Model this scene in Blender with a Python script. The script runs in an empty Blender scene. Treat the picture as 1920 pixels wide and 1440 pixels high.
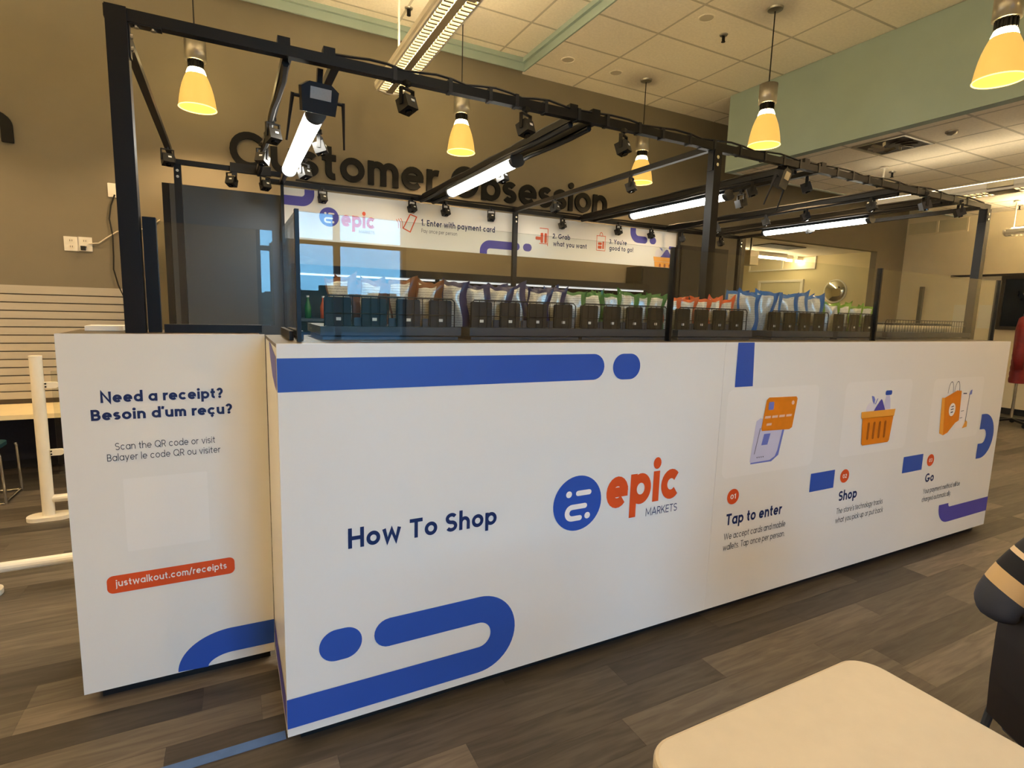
import bpy, math, random
from mathutils import Vector, Matrix
random.seed(7)
S = bpy.context.scene
COL = S.collection

# ------------------------------------------------------------------ camera
F = 1029.635; YAW, PITCH, ROLL = 0.477947, -0.135308, 0.028357
CAM = Vector((-0.138867, -1.974765, 1.635773))
_f = Vector((math.sin(YAW)*math.cos(PITCH), math.cos(YAW)*math.cos(PITCH), math.sin(PITCH)))
_r = Vector((math.cos(YAW), -math.sin(YAW), 0)); _u = _r.cross(_f)
RGT = math.cos(ROLL)*_r + math.sin(ROLL)*_u; UP = -math.sin(ROLL)*_r + math.cos(ROLL)*_u; FWD = _f
cd = bpy.data.cameras.new('camera'); cam = bpy.data.objects.new('camera', cd); COL.objects.link(cam)
cd.sensor_fit = 'HORIZONTAL'; cd.sensor_width = 36; cd.lens = F/1920*36; cd.clip_start = .02; cd.clip_end = 200
R3 = Matrix((RGT, UP, -FWD)).transposed()
cam.matrix_world = Matrix.Translation(CAM) @ R3.to_4x4()
S.camera = cam
def ray(u, v): return RGT*((u-960)/F) - UP*((v-720)/F) + FWD
def onY(u, v, y): d = ray(u, v); return CAM + d*((y-CAM.y)/d.y)
def onZ(u, v, z): d = ray(u, v); return CAM + d*((z-CAM.z)/d.z)
def onX(u, v, x): d = ray(u, v); return CAM + d*((x-CAM.x)/d.x)

# ------------------------------------------------------------------ world, exposure
S.view_settings.view_transform = 'Standard'; S.view_settings.look = 'None'
S.view_settings.gamma = 1; S.view_settings.use_curve_mapping = False
S.view_settings.exposure = 0.9
W = bpy.data.worlds.new('world'); S.world = W; W.use_nodes = True
nt = W.node_tree; bg = nt.nodes['Background']
# clear midday sky: deep blue overhead, paler towards the horizon
tc = nt.nodes.new('ShaderNodeTexCoord'); sx_ = nt.nodes.new('ShaderNodeSeparateXYZ'); nt.links.new(tc.outputs['Generated'], sx_.inputs[0])
rmp = nt.nodes.new('ShaderNodeValToRGB'); nt.links.new(sx_.outputs[2], rmp.inputs[0]); nt.links.new(rmp.outputs[0], bg.inputs[0])
rmp.color_ramp.elements[0].position = 0; rmp.color_ramp.elements[0].color = (.22, .57, .92, 1)
rmp.color_ramp.elements[1].position = .8; rmp.color_ramp.elements[1].color = (.14, .37, .78, 1)
bg.inputs[1].default_value = 8.4

# ------------------------------------------------------------------ helpers
def lin(c): return tuple(((x/255)/12.92 if x/255 <= .04045 else ((x/255+.055)/1.055)**2.4) for x in c)
MATS = {}
def mat(name, rgb, rough=.5, metal=0, var=.06, scale=8, bump=0, emit=0, ecol=None, spec=.5, coat=0, stretch=None, bscale=None):
    m = bpy.data.materials.new(name); m.use_nodes = True; t = m.node_tree; b = t.nodes['Principled BSDF']
    c = lin(rgb)
    n = t.nodes.new('ShaderNodeTexNoise'); n.inputs['Scale'].default_value = scale; n.inputs['Detail'].default_value = 4
    g = t.nodes.new('ShaderNodeNewGeometry'); mp = t.nodes.new('ShaderNodeMapping')
    t.links.new(g.outputs['Position'], mp.inputs[0]); t.links.new(mp.outputs[0], n.inputs['Vector'])
    if stretch: mp.inputs['Scale'].default_value = stretch
    rp = t.nodes.new('ShaderNodeValToRGB')
    rp.color_ramp.elements[0].position = .3; rp.color_ramp.elements[1].position = .7
    rp.color_ramp.elements[0].color = tuple(x*(1-var) for x in c)+(1,)
    rp.color_ramp.elements[1].color = tuple(min(1, x*(1+var)) for x in c)+(1,)
    t.links.new(n.outputs[0], rp.inputs[0]); t.links.new(rp.outputs[0], b.inputs['Base Color'])
    b.inputs['Roughness'].default_value = rough; b.inputs['Metallic'].default_value = metal
    b.inputs['Specular IOR Level'].default_value = spec; b.inputs['Coat Weight'].default_value = coat
    if bump:
        n2 = t.nodes.new('ShaderNodeTexNoise'); n2.inputs['Scale'].default_value = bscale or scale*6; n2.inputs['Detail'].default_value = 5
        t.links.new(mp.outputs[0], n2.inputs['Vector'])
        bp = t.nodes.new('ShaderNodeBump'); bp.inputs['Strength'].default_value = bump; bp.inputs['Distance'].default_value = .01
        t.links.new(n2.outputs[0], bp.inputs['Height']); t.links.new(bp.outputs[0], b.inputs['Normal'])
    if emit:
        b.inputs['Emission Color'].default_value = (lin(ecol) if ecol else c)+(1,); b.inputs['Emission Strength'].default_value = emit
    MATS[name] = m; return m

class M:
    """collects faces of one mesh in world (or thing-local) coordinates"""
    def __init__(s): s.v = []; s.f = []; s.mi = []; s.cur = 0
    def add(s, vs, fs):
        k = len(s.v); s.v += [tuple(p) for p in vs]
        for f in fs: s.f.append([k+i for i in f]); s.mi.append(s.cur)
        return s
    def box(s, x0, x1, y0, y1, z0, z1):
        return s.add([(x0,y0,z0),(x1,y0,z0),(x1,y1,z0),(x0,y1,z0),(x0,y0,z1),(x1,y0,z1),(x1,y1,z1),(x0,y1,z1)],
                     [(0,3,2,1),(4,5,6,7),(0,1,5,4),(1,2,6,5),(2,3,7,6),(3,0,4,7)])
    def obox(s, c, ax, ay, az, hx, hy, hz):
        c = Vector(c); vs = []
        for k in (-1, 1):
            for (i, j) in ((-1,-1),(1,-1),(1,1),(-1,1)): vs.append(c+ax*hx*i+ay*hy*j+az*hz*k)
        return s.add(vs, [(0,3,2,1),(4,5,6,7),(0,1,5,4),(1,2,6,5),(2,3,7,6),(3,0,4,7)])
    def bar(s, p0, p1, w, h, up=(0,0,1)):
        p0, p1 = Vector(p0), Vector(p1); d = (p1-p0); L = d.length; d.normalize()
        a = d.cross(Vector(up))
        if a.length < 1e-4: a = d.cross(Vector((0,1,0)))
        a.normalize(); b = a.cross(d)
        return s.obox((p0+p1)/2, d, a, b, L/2, w/2, h/2)
    def tube(s, pts, r, n=8, cap=True, closed=False):
        pts = [Vector(p) for p in pts]; N = len(pts); rings = []; k = len(s.v)
        ref = None
        for i, p in enumerate(pts):
            a = pts[max(0, i-1)] if not closed else pts[i-1]; b = pts[min(N-1, i+1)] if not closed else pts[(i+1) % N]
            d = (b-a).normalized()
            if ref is None:
                ref = d.cross(Vector((0,0,1)))
                if ref.length < .05: ref = d.cross(Vector((0,1,0)))
            e1 = (ref-d*ref.dot(d)).normalized(); e2 = d.cross(e1); ref = e1
            rr = r[i] if isinstance(r, (list, tuple)) else r
            s.v += [tuple(p+(e1*math.cos(2*math.pi*j/n)+e2*math.sin(2*math.pi*j/n))*rr) for j in range(n)]
        for i in range(N if closed else N-1):
            for j in range(n):
                a0 = k+i*n; b0 = k+((i+1) % N)*n
                s.f.append([a0+j, a0+(j+1) % n, b0+(j+1) % n, b0+j]); s.mi.append(s.cur)
        if cap and not closed:
            s.f.append([k+j for j in range(n)][::-1]); s.mi.append(s.cur)
            s.f.append([k+(N-1)*n+j for j in range(n)]); s.mi.append(s.cur)
        return s
    def cyl(s, p0, p1, r, n=12, r1=None): return s.tube([p0, p1], [r, r if r1 is None else r1], n)
    def lathe(s, prof, c=(0,0,0), n=24, axis='z'):
        k = len(s.v)
        for (r, z) in prof:
            for j in range(n):
                a = 2*math.pi*j/n; q = (r*math.cos(a), r*math.sin(a), z)
                if axis == 'x': q = (q[2], q[0], q[1])
                if axis == 'y': q = (q[0], q[2], q[1])
                s.v.append((c[0]+q[0], c[1]+q[1], c[2]+q[2]))
        for i in range(len(prof)-1):
            for j in range(n):
                s.f.append([k+i*n+j, k+i*n+(j+1) % n, k+(i+1)*n+(j+1) % n, k+(i+1)*n+j]); s.mi.append(s.cur)
        return s
    def prism(s, poly, fn, d0, d1):
        """2-D polygon extruded between depths d0, d1 through fn(x, y, d)"""
        n = len(poly); vs = [fn(x, y, d0) for x, y in poly]+[fn(x, y, d1) for x, y in poly]
        return s.add(vs, [list(range(n)), list(range(n, 2*n))[::-1]]+[(i, i+n, (i+1) % n+n, (i+1) % n) for i in range(n)])
    def flat(s, poly, fn): return s.add([fn(x, y) for x, y in poly], [list(range(len(poly)))])
    def quads(s, qs, fn):
        for q in qs: s.add([fn(x, y) for x, y in q], [list(range(len(q)))])
        return s
    def mesh(s, name, mats, off=(0,0,0), smooth=False):
        me = bpy.data.meshes.new(name)
        me.from_pydata([(x-off[0], y-off[1], z-off[2]) for x, y, z in s.v], [], s.f)
        for m in (mats if isinstance(mats, (list, tuple)) else [mats]): me.materials.append(MATS[m] if isinstance(m, str) else m)
        me.polygons.foreach_set('material_index', s.mi)
        if smooth: me.polygons.foreach_set('use_smooth', [True]*len(s.f))
        me.update(); return me

OFF = {}
def link(o, parent=None):
    COL.objects.link(o)
    if parent is not None: o.parent = parent
    return o
def tag(o, label, cat, group=None):
    o['label'] = label; o['category'] = cat
    if group: o['group'] = group
    return o
def thing(name, label, cat, loc=(0,0,0), group=None):
    o = bpy.data.objects.new(name, None); o.empty_display_size = .1; o.location = loc; link(o)
    OFF[o] = tuple(loc); return tag(o, label, cat, group)
def part(name, m, mats, parent, smooth=False, label=None):
    off = OFF.get(parent, (0,0,0))
    o = bpy.data.objects.new(name, m.mesh(name, mats, off, smooth)); link(o, parent); OFF[o] = off
    if label: o['label'] = label
    return o
def solo(name, m, mats, label, cat, group=None, loc=(0,0,0), smooth=False):
    o = bpy.data.objects.new(name, m.mesh(name, mats, loc, smooth)); o.location = loc; link(o); OFF[o] = tuple(loc)
    return tag(o, label, cat, group)
def struct(name, m, mats, smooth=False):
    o = bpy.data.objects.new(name, m.mesh(name, mats, (0,0,0), smooth)); link(o); OFF[o] = (0,0,0); o['kind'] = 'structure'; return o
def copy_tree(o, parent=None):
    c = o.copy(); link(c, parent)
    for ch in list(o.children): copy_tree(ch, c)
    return c
def arc(cx, cy, rx, ry, a0, a1, n=14):
    return [(cx+rx*math.cos(math.radians(a0+(a1-a0)*i/n)), cy+ry*math.sin(math.radians(a0+(a1-a0)*i/n))) for i in range(n+1)]
def disc(cx, cy, rx, ry=None, n=28): return arc(cx, cy, rx, rx if ry is None else ry, 0, 360-360/n, n-1)
def rrect(x0, x1, y0, y1, r, n=6):
    return arc(x1-r, y1-r, r, r, 0, 90, n)+arc(x0+r, y1-r, r, r, 90, 180, n)+arc(x0+r, y0+r, r, r, 180, 270, n)+arc(x1-r, y0+r, r, r, 270, 360, n)
def strip(pts, w, closed=False, rnd=False):
    """thick 2-D stroke as quads (and round ends)"""
    pts = [p for i, p in enumerate(pts) if i == 0 or math.hypot(p[0]-pts[i-1][0], p[1]-pts[i-1][1]) > 1e-5]
    N = len(pts); L = []; Rr = []
    for i in range(N):
        a = pts[i-1] if (i or closed) else None; b = pts[(i+1) % N] if (i < N-1 or closed) else None; p = pts[i]
        def nrm(q0, q1):
            dx, dy = q1[0]-q0[0], q1[1]-q0[1]; l = math.hypot(dx, dy) or 1; return (-dy/l, dx/l)
        n1 = nrm(a, p) if a else None; n2 = nrm(p, b) if b else None
        if n1 and n2:
            mx, my = n1[0]+n2[0], n1[1]+n2[1]; l = math.hypot(mx, my) or 1; mx /= l; my /= l
            k = 1/max(.45, mx*n1[0]+my*n1[1]); n = (mx*k, my*k)
        else: n = n1 or n2
        L.append((p[0]+n[0]*w/2, p[1]+n[1]*w/2)); Rr.append((p[0]-n[0]*w/2, p[1]-n[1]*w/2))
    q = [[L[i], L[(i+1) % N], Rr[(i+1) % N], Rr[i]] for i in range(N if closed else N-1)]
    if rnd: q += [disc(*pts[0], w/2, n=16), disc(*pts[-1], w/2, n=16)]
    return q

# ------------------------------------------------------------------ a geometric stroke lettering
def glyph(ch, w):
    h = w/2; X = .5; C = .7; A = .74; D = -.2; r = (X-w)/2; y = X/2; o = r+h
    R = (C-w)/2; Cy = C/2; st = []
    L = lambda *p: st.append(('s', list(p), False))
    Q = lambda *a, **k: st.append(('s', arc(*a, n=18), k.get('c', False)))
    ring = lambda cx, cy, rx, ry: st.append(('s', disc(cx, cy, rx, ry, 30), True))
    dot = lambda cx, cy: st.append(('d', disc(cx, cy, w*.62, n=16), True))
    nx = (.45-w)/2
    def arch(x0, rx, top=X, base=0):
        ry = min(rx*1.05, r); st.append(('s', arc(x0+rx, top-h-ry, rx, ry, 180, 0)+[(x0+2*rx, base)], False))
    def ess(wd, H):
        rx = (wd-w)/2; ry = (H-w)/4; c = wd/2
        st.append(('s', arc(c, H-h-ry, rx, ry, 30, 270, 18)+arc(c, h+ry, rx, ry, 90, -150, 18)[1:], False)); return wd
    a = None
    if ch == 'a': ring(o, y, r, r); L((2*r+h, X), (2*r+h, 0)); a = 2*r+w
    elif ch == 'b': ring(o, y, r, r); L((h, A), (h, 0)); a = 2*r+w
    elif ch in 'cç':
        Q(o, y, r, r, 42, 318); a = 2*r+w*.75
        if ch == 'ç': L((o, 0), (o+.02, -.07), (o-.05, -.13))
    elif ch == 'd': ring(o, y, r, r); L((2*r+h, A), (2*r+h, 0)); a = 2*r+w
    elif ch == 'e': Q(o, y, r, r, 0, 318); L((h, y), (2*r+w*.95, y)); a = 2*r+w
    elif ch == 'f': st.append(('s', [(.12, 0), (.12, A-h-.1)]+arc(.24, A-h-.1, .12, .1, 180, 80, 8), False)); L((0, X-h), (.28, X-h)); a = .29
    elif ch == 'g': ring(o, y, r, r); st.append(('s', [(2*r+h, X), (2*r+h, 0)]+arc(o, 0, r, -D-h, 0, -150, 14), False)); a = 2*r+w
    elif ch == 'h': L((h, A), (h, 0)); arch(h, nx); a = 2*nx+w
    elif ch == 'i': L((h, X), (h, 0)); dot(h, X+.13); a = w
    elif ch == 'j': st.append(('s', [(.06+h, X), (.06+h, -.06)]+arc(h, -.06, .06, .1, 0, -110, 8), False)); dot(.06+h, X+.13); a = .06+w
    elif ch == 'k': L((h, A), (h, 0)); L((.36, X), (h+.02, .2)); L((.14, .27), (.38, 0)); a = .4
    elif ch == 'l': L((h, A), (h, 0)); a = w
    elif ch == 'm': L((h, X), (h, 0)); arch(h, nx*.82); arch(h+nx*1.64, nx*.82); a = nx*3.28+w
    elif ch == 'n': L((h, X), (h, 0)); arch(h, nx); a = 2*nx+w
    elif ch == 'o': ring(o, y, r, r); a = 2*r+w
    elif ch == 'p': ring(o, y, r, r); L((h, X), (h, D)); a = 2*r+w
    elif ch == 'q': ring(o, y, r, r); L((2*r+h, X), (2*r+h, D)); a = 2*r+w
    elif ch == 'r': L((h, X), (h, 0)); Q(h+.17, X-h-.17, .17, .17, 180, 75); a = .26
    elif ch == 's': a = ess(.37, X)
    elif ch == 't': st.append(('s', [(.13, .66), (.13, h+.1)]+arc(.24, h+.1, .11, .1, 180, 280, 8), False)); L((0, X-h), (.28, X-h)); a = .29
    elif ch == 'u':
        ry = nx*1.05; st.append(('s', [(h, X)]+arc(h+nx, h+ry, nx, ry, 180, 360), False)); L((h+2*nx, X), (h+2*nx, 0)); a = 2*nx+w
    elif ch == 'v': L((h*.8, X), (.23, h*.6), (.46-h*.8, X)); a = .46
    elif ch == 'w': L((h*.8, X), (.18, h*.6), (.34, X-h), (.50, h*.6), (.68-h*.8, X)); a = .68
    elif ch == 'x': L((.04, X), (.4, 0)); L((.4, X), (.04, 0)); a = .44
    elif ch == 'y': L((h*.8, X), (.23, .01)); L((.46-h*.8, X), (.14, D)); a = .46
    elif ch == 'z': L((0, X-h), (.36, X-h), (.03, h), (.38, h)); a = .4
    elif ch == 'A': L((h*.6, 0), (.33, C-h*.5), (.66-h*.6, 0)); L((.14, .22), (.52, .22)); a = .66
    elif ch == 'B':
        L((h, C), (h, 0)); ry = (C-w)/4
        st.append(('s', [(h, C-h), (.24, C-h)]+arc(.24, C-h-ry, ry, ry, 90, -90, 12)+[(h, Cy)], False))
        st.append(('s', [(h, Cy), (.27, Cy)]+arc(.27, h+ry, ry*1.05, ry, 90, -90, 12)+[(h, h)], False)); a = .27+ry+h
    elif ch == 'C': Q(R+h, Cy, R, R, 45, 315); a = 2*R+w*.6
    elif ch == 'D': L((h, C), (h, 0)); st.append(('s', [(h, C-h), (.25, C-h)]+arc(.25, Cy, R, R, 90, -90)+[(h, h)], False)); a = .25+R+h
    elif ch == 'E': L((h, C), (h, 0)); [L((h, q), (.42, q)) for q in (h, Cy, C-h)]; a = .43
    elif ch == 'G': Q(R+h, Cy, R, R, 45, 360); L((R+h, Cy-h), (2*R+w, Cy-h)); a = 2*R+w
    elif ch == 'H': L((h, C), (h, 0)); L((.56-h, C), (.56-h, 0)); L((h, Cy), (.56-h, Cy)); a = .56
    elif ch == 'K': L((h, C), (h, 0)); L((.5, C), (h+.03, .28)); L((.2, .38), (.52, 0)); a = .53
    elif ch == 'M': L((h, 0), (h, C-.02), (.36, .16), (.72-h, C-.02), (.72-h, 0)); a = .72
    elif ch == 'N': L((h, 0), (h, C-.03), (.58-h, .03), (.58-h, C)); a = .58
    elif ch in 'OQ':
        ring(R+h, Cy, R, R); a = 2*R+w
        if ch == 'Q': L((R+h+.08, .2), (2*R+w, -.02))
    elif ch in 'PR':
        L((h, C), (h, 0)); ry = (C-w)*.29
        st.append(('s', [(h, C-h), (.24, C-h)]+arc(.24, C-h-ry, ry, ry, 90, -90, 12)+[(h, C-h-2*ry)], False)); a = .26+ry
        if ch == 'R': L((.24, C-h-2*ry), (.26+ry, 0)); a += .03
    elif ch == 'S': a = ess(.48, C)
    elif ch == 'T': L((.25, C), (.25, 0)); L((0, C-h), (.5, C-h)); a = .5
    elif ch == 'W': L((h*.8, C), (.24, .05), (.46, C-.05), (.68, .05), (.92-h*.8, C)); a = .92
    elif ch == 'Y': L((h*.8, C), (.29, .3), (.58-h*.8, C)); L((.29, .32), (.29, 0)); a = .58
    elif ch == '0': st.append(('s', disc(.24, Cy, .24-h, R, 28), True)); a = .48
    elif ch == '1': L((.17, 0), (.17, C-.01), (.0, C-.12)); a = .24
    elif ch == '2': st.append(('s', arc(.21, C-h-.16, .21-h, .16, 165, -35, 12)+[(.05, h), (.43, h)], False)); a = .43
    elif ch == '3':
        ry = (C-w)/4; st.append(('s', arc(.2, C-h-ry, .2-h, ry, 150, -90, 14), False)); st.append(('s', arc(.2, h+ry, .22-h, ry, 90, -150, 14), False)); a = .42
    elif ch == '?':
        st.append(('s', arc(.2, C-h-.15, .2-h, .15, 165, -60, 12)+[(.2, .27), (.2, .2)], False)); dot(.2, w*.6); a = .4
    elif ch == '!': L((h, C), (h, .22)); dot(h, w*.6); a = w
    elif ch == '.': dot(w*.6, w*.6); a = w*1.2
    elif ch == '’': L((.06, C+.03), (.02, C-.16)); a = .09
    elif ch == '/': L((0, -.06), (.28, A)); a = .28
    elif ch == ' ': a = .17
    return st, a
def word(s, w, gap=.085):
    x = 0; out = []
    for ch in s:
        st, a = glyph(ch, w); qs = []
        for k, p, c in st:
            p = [(q[0]+x, q[1]) for q in p]
            qs.append([p] if k == 'd' else strip(p, w, c))
        out.append((ch, qs)); x += a+gap
    return out, x-gap
def lettering(name, text, x0, x1, zb, cap, w, matname, parent, y, gap=.085):
    """flat print on a plane facing -Y, fitted between x0 and x1"""
    gl, W_ = word(text, w, gap); sx = (x1-x0)/W_; sy = cap/.7; m = M()
    for ch, sts in gl+[(' ', [])]:
        if ch == ' ':
            if m.f: part(name, m, matname, parent)
            m = M(); continue
        for i, qs in enumerate(sts): m.quads(qs, lambda a, b: (x0+a*sx, y-.00015*i, zb+b*sy))   # strokes lie a hair apart

# ------------------------------------------------------------------ materials
mat('wall_taupe', (128,120,102), .8, var=.03, scale=3, bump=.05, bscale=90)
mat('wall_tan', (236,223,190), .8, var=.03, scale=3, bump=.05, bscale=90)
mat('wall_cream', (214,200,160), .8, var=.03, scale=3)
mat('wall_front', (190,176,148), .8, var=.03, scale=3)
mat('mint', (158,176,168), .75, var=.03, scale=3)
mat('tile', (246,238,222), .95, var=.05, scale=40, bump=.06, bscale=120)
mat('grid', (196,188,172), .6, var=.02)
mat('trim_pale', (190,200,192), .7, var=.02)
mat('laminate', (234,233,229), .30, var=.012, scale=2, spec=.6)
mat('laminate_card', (239,238,235), .30, var=.008, scale=2)
mat('blue', (44,84,178), .4, var=.03, scale=5)
mat('violet_blue', (74,70,170), .45, var=.03, scale=5)
mat('navy', (16,38,92), .45, var=.03)
mat('ink', (38,44,56), .5, var=.03)
mat('orange', (222,84,34), .42, var=.03)
mat('amber', (226,132,24), .42, var=.05, scale=20)
mat('amber_dark', (166,88,18), .45, var=.05)
mat('amber_light', (240,168,64), .42, var=.05)
mat('lilac', (204,204,232), .42, var=.03)
mat('lilac_blue', (110,124,206), .42, var=.03)
mat('lilac_pale', (228,224,236), .42, var=.03)
mat('slate', (60,66,92), .5, var=.03)
mat('peach', (240,196,176), .5, var=.04)
mat('print_white', (246,240,236), .42, var=.01)
mat('kick', (16,16,17), .6, var=.1)
mat('counter_top', (92,82,66), .45, var=.22, scale=12, stretch=(.6,8,8))
mat('black_metal', (9,9,11), .38, var=.12, scale=14, spec=.3)
mat('black_plastic', (9,9,10), .5, var=.12, scale=20)
mat('black_letter', (12,13,14), .55, var=.1, spec=.25)
mat('charcoal', (46,52,60), .35, var=.06, scale=5, spec=.6)
mat('slate_shelf', (54,62,74), .45, var=.06, scale=10)
mat('bolt', (205,205,205), .25, 1, var=.05)
mat('nickel', (176,172,162), .32, .9, var=.05, stretch=(30,30,1))
mat('white_paint', (236,230,216), .5, var=.03)
mat('white_plastic', (238,234,224), .45, var=.02)
mat('table_top', (190,180,160), .5, var=.025, scale=25, bump=.04, bscale=300)
mat('desk_top', (240,222,180), .5, var=.03)
mat('slat', (184,177,164), .6, var=.03, scale=6, stretch=(.5,6,6))
mat('groove', (96,84,66), .8)
mat('chrome', (210,210,210), .15, 1, var=.02)
mat('mirror', (225,225,215), .03, 1, var=.0)
mat('teal_seat', (14,62,74), .5, var=.05)
mat('tape_blue', (70,104,160), .6, var=.1, scale=20)
mat('cable_black', (20,19,18), .6)
mat('cable_white', (225,215,195), .5)
mat('rubber', (22,22,22), .8)
mat('paper', (240,236,222), .8, var=.02)
mat('board_white', (238,234,220), .5, var=.02)
mat('blade_beige', (176,160,124), .5, var=.03)
mat('screen', (30,36,44), .12, var=.3, scale=2)
mat('door_cream', (214,204,168), .6, var=.02)
mat('vent_dark', (60,52,44), .7)
mat('vent_metal', (120,112,100), .35, .8, var=.3, scale=9)
mat('red_coat', (128,24,26), .55, var=.15, scale=12)
mat('navy_cloth', (26,28,40), .85, var=.15, scale=40)
mat('skin', (206,152,120), .5, var=.05)
mat('lip', (168,98,84), .5, var=.05)
mat('hair', (42,28,20), .6, var=.2, scale=40)
mat('trouser', (44,50,66), .85, var=.12, scale=60, bump=.1)
mat('shoe', (30,28,28), .5)
mat('chair_plastic', (26,21,18), .5, var=.08)
mat('asphalt', (70,70,72), .9, var=.15)
mat('hedge', (44,58,40), .9, var=.4, scale=1.5)
mat('brick_far', (110,92,84), .9, var=.2)
mat('window_frame', (44,38,30), .5, var=.05)
mat('tag_white', (240,236,228), .5, var=.02)
mat('lens', (8,8,10), .1, var=0)
mat('tub_clear', (214,196,160), .3, var=.2, scale=30)
mat('lid_dark', (26,24,22), .4)
mat('shade_glow', (196,150,84), .4, var=.03, emit=.44, ecol=(255,198,96))
mat('shade_neck', (255,244,210), .4, var=.0, emit=40, ecol=(255,222,150))
mat('shade_rim', (250,225,150), .4, var=.0, emit=1.6, ecol=(255,214,120))
mat('tube_white', (255,255,250), .4, var=0, emit=26, ecol=(255,250,236))
mat('tube_dim', (255,250,235), .4, var=0, emit=3.2, ecol=(255,236,200))
mat('tube_up', (255,250,235), .4, var=0, emit=20, ecol=(255,230,182))
mat('tube_far', (255,250,235), .4, var=0, emit=44, ecol=(255,228,178))
mat('tube_side', (255,250,235), .4, var=0, emit=36, ecol=(255,232,180))
mat('louver_glow', (255,244,214), .4, var=0, emit=7.5, ecol=(255,234,190))
mat('led_blue', (180,230,255), .4, var=0, emit=3)
mat('cooler_glow', (250,252,255), .4, var=0, emit=.35)
for nm, c in dict(bag_white=(222,220,214), bag_brown=(120,66,34), bag_navy=(30,34,86), bag_green=(44,110,44), bag_orange=(206,88,34), bag_blue=(34,104,176), bag_lime=(112,158,40)).items():
    m = mat(nm, c, .3, var=.12, scale=30, bump=.25, bscale=26, spec=.6)
m = MATS['bag_white']; t = m.node_tree; b = t.nodes['Principled BSDF']; b.inputs['Metallic'].default_value = .25
# small print running across the pale backs of the bags
wv = t.nodes.new('ShaderNodeTexWave'); wv.bands_direction = 'Z'; wv.inputs['Scale'].default_value = 30; wv.inputs['Distortion'].default_value = 3; wv.inputs['Detail Scale'].default_value = 8
gg = t.nodes.new('ShaderNodeNewGeometry'); t.links.new(gg.outputs['Position'], wv.inputs[0])
cr = t.nodes.new('ShaderNodeValToRGB'); cr.color_ramp.elements[0].position = .12; cr.color_ramp.elements[0].color = (.25,.24,.24,1); cr.color_ramp.elements[1].position = .3; cr.color_ramp.elements[1].color = (1,1,1,1)
t.links.new(wv.outputs[0], cr.inputs[0]); mx = t.nodes.new('ShaderNodeMixRGB'); mx.blend_type = 'MULTIPLY'; mx.inputs[0].default_value = .55
lk = b.inputs['Base Color'].links[0].from_socket; t.links.new(lk, mx.inputs[1]); t.links.new(cr.outputs[0], mx.inputs[2]); t.links.new(mx.outputs[0], b.inputs['Base Color'])

# clear glass: mirror reflection by Fresnel over plain transparency
def glass(name, tint, ior=1.5):
    m = bpy.data.materials.new(name); m.use_nodes = True; t = m.node_tree; t.nodes.clear()
    o = t.nodes.new('ShaderNodeOutputMaterial'); mixn = t.nodes.new('ShaderNodeMixShader'); fr = t.nodes.new('ShaderNodeFresnel')
    tr = t.nodes.new('ShaderNodeBsdfTransparent'); gl = t.nodes.new('ShaderNodeBsdfGlossy')
    nz = t.nodes.new('ShaderNodeTexNoise'); nz.inputs['Scale'].default_value = 4
    rp = t.nodes.new('ShaderNodeValToRGB'); rp.color_ramp.elements[0].color = tuple(x*.98 for x in tint)+(1,); rp.color_ramp.elements[1].color = tuple(tint)+(1,)
    t.links.new(nz.outputs[0], rp.inputs[0]); t.links.new(rp.outputs[0], tr.inputs[0])
    gb = t.nodes.new('ShaderNodeNewGeometry'); mi = t.nodes.new('ShaderNodeMath'); mi.operation = 'MULTIPLY_ADD'; mi.inputs[1].default_value = 1/ior-ior; mi.inputs[2].default_value = ior
    t.links.new(gb.outputs['Backfacing'], mi.inputs[0]); t.links.new(mi.outputs[0], fr.inputs[0])   # same index seen from either side
    gl.inputs['Roughness'].default_value = .0; gl.inputs[0].default_value = (1,1,1,1)
    t.links.new(fr.outputs[0], mixn.inputs[0]); t.links.new(tr.outputs[0], mixn.inputs[1]); t.links.new(gl.outputs[0], mixn.inputs[2]); t.links.new(mixn.outputs[0], o.inputs[0])
    MATS[name] = m
glass('glass', (.93,.95,.94), 1.43); glass('window_glass', (.96,.97,.97)); glass('glass_edge', (.55,.72,.68))

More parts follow.
